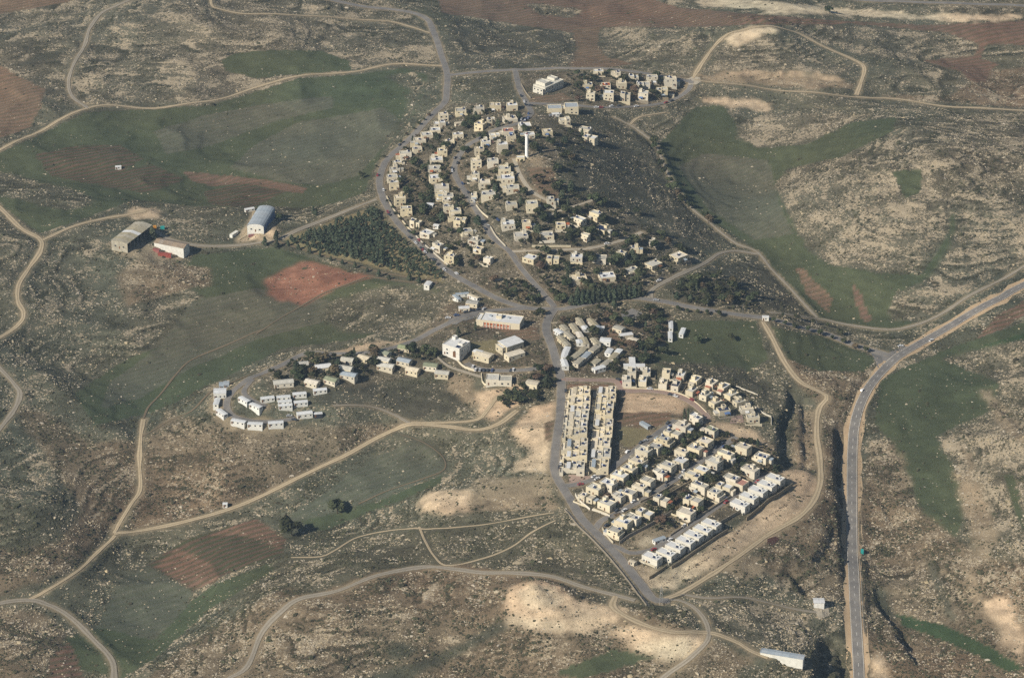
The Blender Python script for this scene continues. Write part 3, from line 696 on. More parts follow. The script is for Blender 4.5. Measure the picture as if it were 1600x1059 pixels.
def road_mat(name, col, col2, edge, scale=0.25):
    m, nt, b = new_mat(name)
    v = obj_coords(nt)
    a = noise_node(nt, scale, 5.0, v, 0.6); f = noise_node(nt, 1.6, 3.0, v)
    r = ramp(nt, a.outputs[0], [(0.3, col), (0.7, col2)])
    uv = nt.nodes.new('ShaderNodeAttribute'); uv.attribute_name = 'across'
    e = math_node(nt, 'ADD', math_node(nt, 'ABSOLUTE', uv.outputs['Fac']), math_node(nt, 'MULTIPLY_ADD', a.outputs[0], 0.5, -0.25))
    mr = nt.nodes.new('ShaderNodeMapRange'); mr.inputs['From Min'].default_value = 0.72; mr.inputs['From Max'].default_value = 1.02
    nt.links.new(e, mr.inputs['Value'])
    c = mix(nt, r.outputs[0], edge, mr.outputs[0])
    if name in ('sand', 'track', 'brown'):      # wheel ruts: a rough strip between them
        rt_ = nt.nodes.new('ShaderNodeMapRange'); rt_.inputs['From Min'].default_value = 0.30; rt_.inputs['From Max'].default_value = 0.12
        nt.links.new(math_node(nt, 'ABSOLUTE', uv.outputs['Fac']), rt_.inputs['Value'])
        c = mix(nt, c, tuple(q * 0.62 for q in edge), math_node(nt, 'MULTIPLY', rt_.outputs[0], a.outputs[0]))
    tn = math_node(nt, 'MULTIPLY_ADD', f.outputs[0], 0.7, 0.62)
    cc = nt.nodes.new('ShaderNodeCombineColor')
    for k in range(3): nt.links.new(tn, cc.inputs[k])
    nt.links.new(mix(nt, c, cc.outputs[0], 1.0, 'MULTIPLY'), b.inputs['Base Color'])
    b.inputs['Roughness'].default_value = 0.95
road_mat('asphalt', (0.150,0.143,0.135), (0.240,0.224,0.200), (0.30,0.25,0.18), 0.11)
road_mat('sand', (0.38,0.305,0.195), (0.51,0.415,0.275), (0.26,0.21,0.135))
road_mat('track', (0.27,0.240,0.190), (0.34,0.300,0.235), (0.24,0.20,0.135))
road_mat('brown', (0.165,0.128,0.082), (0.21,0.16,0.10), (0.13,0.11,0.07))
road_mat('paver', (0.27,0.195,0.158), (0.33,0.245,0.200), (0.44,0.36,0.26))
road_mat('concrete', (0.37,0.325,0.25), (0.44,0.385,0.29), (0.36,0.29,0.19))
road_mat('shoulder', (0.40,0.285,0.172), (0.50,0.37,0.23), (0.42,0.32,0.20))
plain('paint', (0.72,0.70,0.64), 0.1)

# limestone walls with courses
def wall_mat(name, col, rand=0.12, course=0.35):
    m, nt, b = new_mat(name)
    v = obj_coords(nt)
    nz = noise_node(nt, 0.5, 6.0, v, 0.65); n2 = noise_node(nt, 5.0, 3.0, v)
    r = ramp(nt, nz.outputs[0], [(0.25, tuple(c * 0.84 for c in col)), (0.75, tuple(c * 1.06 for c in col))])
    sx = nt.nodes.new('ShaderNodeSeparateXYZ'); nt.links.new(v, sx.inputs[0])
    fr = math_node(nt, 'FRACT', math_node(nt, 'DIVIDE', sx.outputs[2], course))
    ln = math_node(nt, 'LESS_THAN', fr, 0.12)
    o = mix(nt, r.outputs[0], tuple(c * 0.7 for c in col), math_node(nt, 'MULTIPLY', ln, 0.5))
    o = mix(nt, o, tuple(c * 0.8 for c in col), math_node(nt, 'MULTIPLY', n2.outputs[0], 0.3))
    oi = nt.nodes.new('ShaderNodeObjectInfo'); hsv = nt.nodes.new('ShaderNodeHueSaturation')
    nt.links.new(o, hsv.inputs['Color'])
    nt.links.new(math_node(nt, 'MULTIPLY_ADD', oi.outputs['Random'], 2 * rand, 1 - rand), hsv.inputs['Value'])
    rr = math_node(nt, 'FRACT', math_node(nt, 'MULTIPLY', oi.outputs['Random'], 9.7))
    nt.links.new(math_node(nt, 'MULTIPLY_ADD', rr, 0.5, 0.72), hsv.inputs['Saturation'])
    nt.links.new(hsv.outputs[0], b.inputs['Base Color'])
    b.inputs['Roughness'].default_value = 0.9
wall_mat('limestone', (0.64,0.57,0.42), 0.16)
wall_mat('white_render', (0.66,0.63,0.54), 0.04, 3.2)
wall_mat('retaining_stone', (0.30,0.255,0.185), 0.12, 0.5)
plain('rubble', (0.20,0.16,0.115), 0.4, 0.8, 0.95)
plain('dark_soil', (0.085,0.045,0.035), 0.3, 0.8, 0.95)
plain('roof_grey', (0.44,0.425,0.37), 0.22, 0.45, 0.95, 0.18)
plain('roof_white', (0.60,0.605,0.595), 0.12, 0.4, 0.9, 0.05)
plain('roof_tan', (0.57,0.51,0.40), 0.2, 0.5, 0.95, 0.14)
plain('roof_brown', (0.27,0.215,0.16), 0.25, 0.6, 0.95, 0.08)
plain('roof_red', (0.38,0.145,0.085), 0.25, 1.2, 0.9, 0.15)
plain('roof_green', (0.24,0.26,0.17), 0.2, 0.6, 0.9, 0.12)
plain('roof_metal', (0.33,0.37,0.40), 0.12, 0.5, 0.6, 0.05, 0.3)
plain('roof_beige_metal', (0.36,0.325,0.24), 0.25, 0.5, 0.7, 0.08, 0.3)
plain('trailer_wall', (0.66,0.65,0.59), 0.14, 0.6, 0.7, 0.06, 0.3)
plain('trailer_roof', (0.60,0.615,0.61), 0.18, 0.6, 0.7, 0.06, 0.3)
plain('glass', (0.035,0.045,0.06), 0.3, 0.5, 0.25, 0.2, 0.5)
plain('door_brown', (0.16,0.085,0.045), 0.2, 1.0)
plain('panel_blue', (0.02,0.03,0.07), 0.2, 1.0, 0.2, 0.1, 0.5)
plain('tank_white', (0.80,0.80,0.78), 0.04, 1.0, 0.6, 0.03, 0.3)
plain('dark_tank', (0.04,0.04,0.045), 0.1, 1.0, 0.6, 0.1)
plain('red_paint', (0.25,0.085,0.07), 0.25, 0.8, 0.6, 0.15, 0.3)
plain('steel', (0.33,0.33,0.32), 0.15, 0.8, 0.5, 0.1, 0.4, 0.4)
plain('rubber', (0.025,0.025,0.025), 0.2, 1.0)
plain('bark', (0.10,0.072,0.048), 0.3, 1.5)
plain('teal_paint', (0.03,0.30,0.28), 0.1, 1.0, 0.5)
plain('orange_paint', (0.55,0.26,0.04), 0.1, 1.0, 0.5)
plain('tarp_blue', (0.10,0.17,0.33), 0.15, 0.8, 0.6)
for nm_, c_ in (('car_white', (0.75,0.75,0.74)), ('car_silver', (0.42,0.43,0.44)), ('car_dark', (0.04,0.045,0.055)), ('car_blue', (0.05,0.09,0.22)), ('car_red', (0.33,0.04,0.04))):
    plain(nm_, c_, 0.04, 1.0, 0.3, 0.0, 0.5)

def leaf_mat(name, a, c, rand=0.25):
    m, nt, b = new_mat(name)
    g = nt.nodes.new('ShaderNodeNewGeometry')
    nz = noise_node(nt, 0.55, 3.0, g.outputs['Position'], 0.6)
    r = ramp(nt, nz.outputs[0], [(0.3, a), (0.72, c)])
    oi = nt.nodes.new('ShaderNodeObjectInfo'); hsv = nt.nodes.new('ShaderNodeHueSaturation')
    nt.links.new(r.outputs[0], hsv.inputs['Color'])
    nt.links.new(math_node(nt, 'MULTIPLY_ADD', oi.outputs['Random'], 2 * rand, 1 - rand), hsv.inputs['Value'])
    nt.links.new(math_node(nt, 'MULTIPLY_ADD', math_node(nt, 'FRACT', math_node(nt, 'MULTIPLY', oi.outputs['Random'], 5.7)), 0.06, 0.47), hsv.inputs['Hue'])
    nt.links.new(hsv.outputs[0], b.inputs['Base Color'])
    b.inputs['Roughness'].default_value = 0.9
leaf_mat('leaf_round', (0.024,0.033,0.017), (0.080,0.088,0.042), 0.38)
leaf_mat('leaf_pine', (0.028,0.041,0.024), (0.080,0.094,0.055), 0.3)
leaf_mat('leaf_dry', (0.075,0.058,0.036), (0.135,0.100,0.060))
leaf_mat('leaf_scrub', (0.040,0.043,0.023), (0.100,0.092,0.055))
plain('limestone_rock', (0.42,0.355,0.25), 0.3, 0.25, 0.95, 0.2)

# ------------------------------------------------------------------ mesh and object helpers
def tag(o, label=None, cat=None, group=None, kind=None):
    if label: o['label'] = label
    if cat: o['category'] = cat
    if group: o['group'] = group
    if kind: o['kind'] = kind
    return o
def mesh_np(name, v, f, mat, smooth=False):
    me = bpy.data.meshes.new(name)
    v = np.asarray(v, np.float32); f = np.asarray(f, np.int32)
    me.vertices.add(len(v)); me.vertices.foreach_set('co', v.ravel())
    k = f.shape[1]
    me.loops.add(f.size); me.loops.foreach_set('vertex_index', f.ravel())
    me.polygons.add(len(f)); me.polygons.foreach_set('loop_start', np.arange(0, f.size, k, dtype=np.int32))
    me.update(calc_edges=True)
    if smooth: me.polygons.foreach_set('use_smooth', np.ones(len(f), bool))
    me.materials.append(MATS[mat])
    return me
def put(name, me, parent=None, loc=(0, 0, 0), rz=0.0, rx=0.0):
    o = bpy.data.objects.new(name, me); COL.objects.link(o)
    if parent is not None: o.parent = parent
    o.location = loc; o.rotation_euler = (rx, 0, rz)
    return o
def empty(name, loc, rz=0.0):
    o = bpy.data.objects.new(name, None); COL.objects.link(o)
    o.location = loc; o.rotation_euler = (0, 0, rz); o.empty_display_size = 1.0
    return o

class MB:
    def __init__(s): s.v = []; s.f = []
    def quad(s, a, b, c, d):
        k = len(s.v); s.v += [a, b, c, d]; s.f.append((k, k + 1, k + 2, k + 3)); return s
    def poly(s, pts):
        k = len(s.v); s.v += list(pts); s.f.append(tuple(range(k, k + len(pts)))); return s
    def box(s, x0, x1, y0, y1, z0, z1):
        k = len(s.v)
        s.v += [(x0, y0, z0), (x1, y0, z0), (x1, y1, z0), (x0, y1, z0), (x0, y0, z1), (x1, y0, z1), (x1, y1, z1), (x0, y1, z1)]
        s.f += [tuple(k + i for i in q) for q in ((0, 1, 5, 4), (1, 2, 6, 5), (2, 3, 7, 6), (3, 0, 4, 7), (4, 5, 6, 7), (3, 2, 1, 0))]
        return s
    def shell(s, x0, x1, y0, y1, z0, z1, par=0.5, t=0.25):
        """walls with a parapet; open inside at roof level"""
        o = [(x0, y0), (x1, y0), (x1, y1), (x0, y1)]; q = [(x0 + t, y0 + t), (x1 - t, y0 + t), (x1 - t, y1 - t), (x0 + t, y1 - t)]
        zt = z1 + par
        for k in range(4):
            a, b2 = o[k], o[(k + 1) % 4]; c, d = q[k], q[(k + 1) % 4]
            s.quad((*a, z0), (*b2, z0), (*b2, zt), (*a, zt))
            s.quad((*a, zt), (*b2, zt), (*d, zt), (*c, zt))
            s.quad((*c, zt), (*d, zt), (*d, z1 - 0.05), (*c, z1 - 0.05))
        return s
    def cyl(s, x, y, z0, z1, r0, r1=None, n_=10, cap=True):
        r1 = r0 if r1 is None else r1; k = len(s.v)
        for z, r in ((z0, r0), (z1, r1)):
            for a in range(n_): s.v.append((x + r * math.cos(2 * math.pi * a / n_), y + r * math.sin(2 * math.pi * a / n_), z))
        for a in range(n_): s.f.append((k + a, k + (a + 1) % n_, k + n_ + (a + 1) % n_, k + n_ + a))
        if cap: s.f.append(tuple(k + n_ + a for a in range(n_)))
        return s
    def bar(s, p, q, r):
        p = np.array(p, float); q = np.array(q, float); d = q - p; d /= np.linalg.norm(d)
        u = np.cross(d, [0, 0, 1.0]); 
        if np.linalg.norm(u) < 1e-3: u = np.array([1.0, 0, 0])
        u /= np.linalg.norm(u); w = np.cross(d, u); k = len(s.v)
        for c in (p, q):
            for a, b2 in ((1, 1), (-1, 1), (-1, -1), (1, -1)): s.v.append(tuple(c + r * (a * u + b2 * w)))
        for a in range(4): s.f.append((k + a, k + (a + 1) % 4, k + 4 + (a + 1) % 4, k + 4 + a))
        s.f.append((k + 4, k + 5, k + 6, k + 7)); s.f.append((k + 3, k + 2, k + 1, k))
        return s
    def mesh(s, name, mat):
        me = bpy.data.meshes.new(name); me.from_pydata(s.v, [], s.f); me.materials.append(MATS[mat]); return me
    def put(s, name, mat, parent=None, loc=(0, 0, 0), rz=0.0):
        return put(name, s.mesh(name, mat), parent, loc, rz)

# ------------------------------------------------------------------ the ground sheet
idx = np.arange(NX * NY).reshape(NX, NY)
faces = np.stack([idx[:-1, :-1], idx[1:, :-1], idx[1:, 1:], idx[:-1, 1:]], -1).reshape(-1, 4)
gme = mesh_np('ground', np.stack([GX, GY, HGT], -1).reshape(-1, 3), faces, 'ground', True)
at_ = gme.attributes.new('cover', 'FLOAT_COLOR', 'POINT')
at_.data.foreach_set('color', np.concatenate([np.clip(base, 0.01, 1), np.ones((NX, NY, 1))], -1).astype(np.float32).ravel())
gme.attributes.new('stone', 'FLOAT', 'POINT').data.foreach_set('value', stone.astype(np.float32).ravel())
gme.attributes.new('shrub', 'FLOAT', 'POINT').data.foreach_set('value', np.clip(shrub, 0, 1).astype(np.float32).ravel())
gme.attributes.new('furrow', 'FLOAT', 'POINT').data.foreach_set('value', furrow.astype(np.float32).ravel())
tag(put('ground', gme), 'rolling limestone hills with scrub, green fields and red soil', 'ground', kind='structure')

# ------------------------------------------------------------------ road ribbons
def ribbon(line, wd, lift, mat, name, acr=(-1, -0.5, 0, 0.5, 1)):
    d = np.gradient(line, axis=0); d /= np.maximum(np.hypot(d[:, 0], d[:, 1])[:, None], 1e-6)
    nrm = np.stack([d[:, 1], -d[:, 0]], 1)
    vs = []; ac_ = []
    wob = 1 + 0.16 * np.interp(np.arange(len(line)), np.arange(0, len(line) + 6, 3), rng.normal(0, 1, len(np.arange(0, len(line) + 6, 3)))) * (0 if mat in ('asphalt', 'paint') else 1)
    for a in acr:
        p = line + nrm * (a * wd / 2 * wob * (0.78 if mat in ('sand', 'track', 'brown') else 1.0))[:, None]
        vs.append(np.stack([p[:, 0], p[:, 1], lookup(HGT, p[:, 0], p[:, 1]) + lift + (0.06 if abs(a) < 0.9 else 0.0)], 1)); ac_.append(np.full(len(line), a))
    V = np.stack(vs, 1); m_ = len(acr)
    id_ = np.arange(len(line) * m_).reshape(len(line), m_)
    F = np.stack([id_[:-1, :-1], id_[:-1, 1:], id_[1:, 1:], id_[1:, :-1]], -1).reshape(-1, 4)
    me = mesh_np(name, V.reshape(-1, 3), F[:, ::-1], mat, True)
    me.attributes.new('across', 'FLOAT', 'POINT').data.foreach_set('value', np.stack(ac_, 1).astype(np.float32).ravel())
    return me
for k, ((nm, mt, wd, pts, lab), ln) in enumerate(zip(ROADS, ROAD_GEO)):
    lift = 0.22 + 0.012 * (k % 9)
    if nm == 'highway':
        o = put('road_shoulder', ribbon(ln, wd + 6.0, 0.12, 'shoulder', 'road_shoulder'))
        tag(o, 'sandy orange shoulder strip along the two-lane highway', 'road shoulder', kind='structure')
        lift = 0.42
    o = put(nm, ribbon(ln, wd, lift, mt, nm)); tag(o, lab, 'road' if mt not in ('sand', 'track', 'brown') else 'dirt track', kind='structure')
    if nm == 'highway':
        for a in (-3.3, 3.3):
            d = np.gradient(ln, axis=0); d /= np.hypot(d[:, 0], d[:, 1])[:, None]
            put('edge_line', ribbon(ln + np.stack([d[:, 1], -d[:, 0]], 1) * a, 0.16, lift + 0.07, 'paint', 'edge_line', (-1, 1)), o)
        dm = MB()
        ln2 = smooth_line(ln, 3.0)
        for q in range(0, len(ln2) - 1, 3):
            a, b2 = ln2[q], ln2[q + 1]; d = (b2 - a) / np.hypot(*(b2 - a)); nn = np.array([d[1], -d[0]]) * 0.09
            za = float(lookup(HGT, a[0], a[1])) + lift + 0.11; zb = float(lookup(HGT, b2[0], b2[1])) + lift + 0.11
            dm.quad((*(a - nn), za), (*(a + nn), za), (*(b2 + nn), zb), (*(b2 - nn), zb))
        dm.put('centre_line', 'paint', o)['kind'] = 'stuff'
def pad(name, mat, poly, label, lift=0.2, cat='pavement'):
    p = np.array(poly, float); x, y, z = ground(p[:, 0], p[:, 1])
    # fan of small triangles draped on the terrain
    c = np.array([x.mean(), y.mean()]); m_ = MB(); N = 12
    ring = np.stack([x, y], 1)
    rr = np.vstack([np.linspace(ring[k], ring[(k + 1) % len(ring)], 6, endpoint=False) for k in range(len(ring))])
    L = len(rr)
    for s in np.linspace(0, 1, N + 1)[1:]:
        for q in rr:
            u = c + (q - c) * s; m_.v.append((u[0], u[1], float(lookup(HGT, u[0], u[1])) + lift))
    m_.v.append((c[0], c[1], float(lookup(HGT, c[0], c[1])) + lift)); ce = len(m_.v) - 1
    for k in range(L):
        m_.f.append((ce, k, (k + 1) % L))
        for s in range(N - 1):
            m_.f.append((s * L + k, (s + 1) * L + k, (s + 1) * L + (k + 1) % L, s * L + (k + 1) % L))
    me = m_.mesh(name, mat); me.attributes.new('across', 'FLOAT', 'POINT')
    return tag(put(name, me), label, cat, kind='structure')
pad('sports_court', 'asphalt', [(970,490),(988,482),(1004,489),(990,501),(973,500)], 'grey asphalt sports court above the mobile homes')
pad('car_park', 'asphalt', [(700,500),(735,486),(760,482),(775,486),(748,496),(712,508)], 'asphalt car park beside the school')
pad('turning_circle', 'concrete', [(1072,124),(1082,120),(1094,122),(1096,128),(1088,133),(1076,133)], 'pale concrete roundabout at the head of the northern loop')
pad('junction', 'asphalt', [(1358,547),(1385,553),(1412,541),(1424,542),(1404,562),(1384,584),(1366,598),(1372,576)], 'asphalt junction where the access road meets the highway')
pad('plaza', 'paver', [(888,742),(925,744),(945,742),(922,752),(890,757)], 'pink paved strip at the foot of the terraced blocks')
pad('concrete_yard', 'concrete', [(1271,952),(1294,946),(1296,962),(1280,968)], 'grey concrete yard in front of the corrugated shed')
pad('paved_square', 'paver', [(1143,652),(1160,648),(1162,660),(1140,662)], 'pink paved square between the last new houses')
# ------------------------------------------------------------------ buildings
ORD = 'first second third fourth fifth sixth seventh eighth ninth tenth eleventh twelfth thirteenth fourteenth fifteenth sixteenth seventeenth eighteenth nineteenth twentieth'.split()
OCC = []                      # discs (x, y, r) already taken
HOUSES = []                   # (x, y, short description) for naming the trees
SHARED = {}
def shared(key, fn):
    if key not in SHARED: SHARED[key] = fn()
    return SHARED[key]
def metres_per_px(x, y, z=0.0):
    return math.sqrt(x * x + y * y + (CAM_H - z) ** 2) / FPX
def dep(x, y, z=0.0):
    return math.atan2(CAM_H - z, math.hypot(x, y))
def place(px, py, h=0.0):
    """ground point under something whose middle is seen at (px, py) and which is h metres tall"""
    x, y, z = ground(px, py)
    s = metres_per_px(x[0], y[0], z[0]); c = math.cos(dep(x[0], y[0]))
    x, y, z = ground(px, py + h * c / 2 / s)
    return float(x[0]), float(y[0]), float(z[0])

def seat(x, y, z, L, D, ang, share):
    """level of a floor on a slope: between the middle and the highest corner"""
    c, s = math.cos(R(ang)), math.sin(R(ang))
    q = np.array([(x + a * L / 2 * c - b2 * D / 2 * s, y + a * L / 2 * s + b2 * D / 2 * c) for a in (-1, 1) for b2 in (-1, 1)])
    return z + share * max(0.0, float(lookup(HGT, q[:, 0], q[:, 1]).max()) - z)

WIN = lambda w, h: shared(('win', w, h), lambda: MB().box(-w / 2, w / 2, -0.06, 0.10, 0, h).mesh('window', 'glass'))
DOOR = lambda: shared('door', lambda: MB().box(-0.5, 0.5, -0.07, 0.10, 0, 2.1).mesh('door', 'door_brown'))
TANK = lambda: shared('tank', lambda: MB().cyl(0, 0, 0.25, 1.55, 0.42, n_=10).mesh('water_tank', 'tank_white'))
def _panel():
    m_ = MB()
    m_.quad((-0.95, -0.6, 0.25), (0.95, -0.6, 0.25), (0.95, 0.6, 1.15), (-0.95, 0.6, 1.15))
    m_.quad((-0.95, 0.64, 1.11), (0.95, 0.64, 1.11), (0.95, -0.56, 0.21), (-0.95, -0.56, 0.21))
    m_.quad((-0.95, 0.6, 0.05), (-0.85, 0.6, 0.05), (-0.85, 0.6, 1.13), (-0.95, 0.6, 1.13))
    m_.quad((0.85, 0.6, 0.05), (0.95, 0.6, 0.05), (0.95, 0.6, 1.13), (0.85, 0.6, 1.13))
    return m_.mesh('solar_panel', 'panel_blue')
PANEL = lambda: shared('panel', _panel)

def windows_on(root, x0, x1, y0, y1, z0, z1, rr, sides='flr', per=3.8):
    """windows and their depth on the walls of one block"""
    st = max(1, int(round((z1 - z0) / 3.05)))
    for s in range(st):
        zz = z0 + s * 3.05 + 1.0
        if zz + 1.2 > z1: continue
        for sd_ in sides:
            ln = (x1 - x0) if sd_ == 'f' or sd_ == 'b' else (y1 - y0)
            k = max(1, int(ln / per))
            for q in range(k):
                if rr.random() < 0.3: continue
                t = (q + 0.5 + rr.uniform(-0.1, 0.1)) / k
                w_ = rr.choice([1.1, 1.5]); me = WIN(w_, rr.choice([1.1, 1.3]))
                if sd_ == 'f': put('window', me, root, (x0 + t * ln, y0, zz))
                elif sd_ == 'l': put('window', me, root, (x0, y0 + t * ln, zz), R(-90))
                elif sd_ == 'r': put('window', me, root, (x1, y0 + t * ln, zz), R(90))

def roof_kit(root, x0, x1, y0, y1, z, rr, many=1):
    for k in range(many):
        x = rr.uniform(x0 + 1.4, x1 - 1.4); y = rr.uniform(y0 + 1.2, y1 - 1.2)
        if x1 - x0 < 3.2 or y1 - y0 < 2.8: return
        put('solar_panel', PANEL(), root, (x, y, z), R(rr.uniform(-20, 20)))
        put('water_tank', TANK(), root, (x + rr.choice([-1.5, 1.5]) * 0.8, min(y + 0.9, y1 - 0.7), z))

def stone_house(px, py, L, D, H, ang, label, group, short, rr, wall='limestone', roof=None, variant=None, name='house', cat='house', kit=True, z_up=0.0):
    x, y, z = place(px, py, H)
    z = seat(x, y, z, L, D, ang, 0.4)
    root = empty(name, (x, y, z), R(ang))
    tag(root, label, cat, group)
    v_ = variant if variant is not None else rr.choice([0, 1, 1, 2, 2, 3, 3, 4])
    roof = roof or rr.choice(['roof_grey', 'roof_grey', 'roof_tan', 'roof_white'])
    hx, hy = L / 2, D / 2
    wl = MB()
    blocks = []
    if H < 3.9: v_ = 0 if v_ in (1, 3) else v_
    if v_ == 0: blocks = [(-hx, hx, -hy, hy, -4.5, H, True)]
    elif v_ == 1:
        c = rr.uniform(0.3, 0.42) * L * rr.choice([-1, 1])
        blocks = [(-hx, hx, -hy, hy, -4.5, H - 2.4, False)]
        blocks.append((-hx + 0.06, c if c > 0 else hx - 0.06, -hy + 0.06, hy - 0.06, H - 2.4, H, True) if c > 0 else (c, hx - 0.06, -hy + 0.06, hy - 0.06, H - 2.4, H, True))
    elif v_ == 2:
        blocks = [(-hx, hx, -hy, hy, -4.5, H, True)]
        sx = rr.uniform(-hx + 0.4, hx - 3.2); blocks.append((sx, sx + 2.8, hy - 3.4, hy - 0.3, H, H + 2.1, False))
    elif v_ == 3:
        sp = rr.uniform(-0.12, 0.12) * L; of = rr.uniform(1.0, 2.0)
        if rr.random() < 0.5: blocks = [(-hx, sp, -hy, hy - of, -4.5, H, True), (sp + 0.03, hx, -hy + of, hy, -4.5, H - rr.choice([0.0, 0.8, 1.6]) - 0.05, True)]
        else: blocks = [(-hx, sp, -hy + of, hy, -4.5, H - rr.choice([0.0, 0.8, 1.6]) - 0.05, True), (sp + 0.03, hx, -hy, hy - of, -4.5, H, True)]
    elif v_ == 4:
        fw = rr.uniform(0.35, 0.5) * L; s = rr.choice([-1, 1])
        blocks = [(-hx, hx, -hy + 2.2, hy, -4.5, H, True), ((-hx, -hx + fw) if s < 0 else (hx - fw, hx)) + (-hy, -hy + 2.17, -4.5, max(2.9, H - 2.9), True)]
    for (x0, x1, y0, y1, z0, z1, win) in blocks:
        wl.shell(x0, x1, y0, y1, z0, z1, 0.55, 0.28)
    wl.put('wall', wall, root); roofs = {}
    for q in blocks:
        x0, x1, y0, y1, z0, z1 = q[:6]
        roofs[q] = MB().quad((x0 + 0.2, y0 + 0.2, z1), (x1 - 0.2, y0 + 0.2, z1), (x1 - 0.2, y1 - 0.2, z1), (x0 + 0.2, y1 - 0.2, z1)).put('roof', roof, root)
    for (x0, x1, y0, y1, z0, z1, win) in blocks:
        if win: windows_on(root, x0, x1, y0, y1, max(z0, 0), z1, rr)
    top = max(blocks[:1] if v_ == 2 else blocks, key=lambda q: q[5])
    if kit: roof_kit(roofs[top], top[0] + 0.4, top[1] - 0.4, top[2] + 0.4, top[3] - 0.4, top[5] + 0.02, rr, 1 if L < 11 else 2)
    fy = min(blk[2] for blk in blocks)
    b0 = [blk for blk in blocks if blk[2] == fy][0]
    put('door', DOOR(), root, (b0[0] + (b0[1] - b0[0]) * 0.5 + 0.9, fy, 0.02))
    # what people add: awnings, lean-tos, yard walls
    if rr.random() < 0.45:
        aw, sx = rr.uniform(2.4, 4.2), rr.uniform(-hx + 0.3, hx - 4.4)
        a_ = MB(); a_.quad((sx, fy - 2.4, 2.25), (sx + aw, fy - 2.4, 2.25), (sx + aw, fy + 0.02, 2.75), (sx, fy + 0.02, 2.75))
        for q in (sx + 0.1, sx + aw - 0.1): a_.bar((q, fy - 2.3, -0.6), (q, fy - 2.3, 2.25), 0.06)
        a_.put('awning', rr.choice(['roof_red', 'roof_tan', 'roof_white', 'roof_metal', 'door_brown', 'tarp_blue']), root)
    if rr.random() < 0.4:
        s = rr.choice([-1, 1]); ww, dd, hh = rr.uniform(2.2, 3.6), rr.uniform(2.6, 4.5), rr.uniform(2.3, 2.9); y0 = rr.uniform(-hy, hy - dd)
        xa_ = hx + 0.02 if s > 0 else -hx - 0.02 - ww
        MB().box(xa_, xa_ + ww, y0, y0 + dd, -3, hh).put('lean_to', wall, root); MB().box(xa_ - 0.15, xa_ + ww + 0.15, y0 - 0.15, y0 + dd + 0.15, hh, hh + 0.15).put('lean_to_roof', rr.choice(['roof_red', 'roof_metal', 'roof_tan', 'roof_grey']), root)
    if rr.random() < 0.5:
        g0, g1 = -hx - rr.uniform(0.5, 2.0), hx + rr.uniform(0.0, 1.5); gy_ = fy - rr.uniform(2.8, 4.6)
        MB().box(g0, g1, gy_, gy_ + 0.25, -3.5, 0.8).box(g0, g0 + 0.25, gy_ + 0.26, fy, -3.5, 0.8).put('yard_wall', rr.choice([wall, 'retaining_stone']), root)
    rad = 0.5 * math.hypot(L, D)
    OCC.append((x, y, rad * 0.8)); HOUSES.append((x, y, short))
    return root

def dims(px, py, wpx, hpx, ang, ratio=1.25):
    x, y, z = ground(px, py); s = metres_per_px(x[0], y[0]); d = dep(x[0], y[0]); a = R(ang)
    W = wpx * s * 1.0
    D = W / (ratio * abs(math.cos(a)) + abs(math.sin(a))); L = ratio * D
    back = L * abs(math.sin(a)) + D * abs(math.cos(a))
    H = 0.80 * (hpx * s - 0.92 * back * math.sin(d)) / math.cos(d)
    return L, D, min(max(H, 3.0), 6.6)

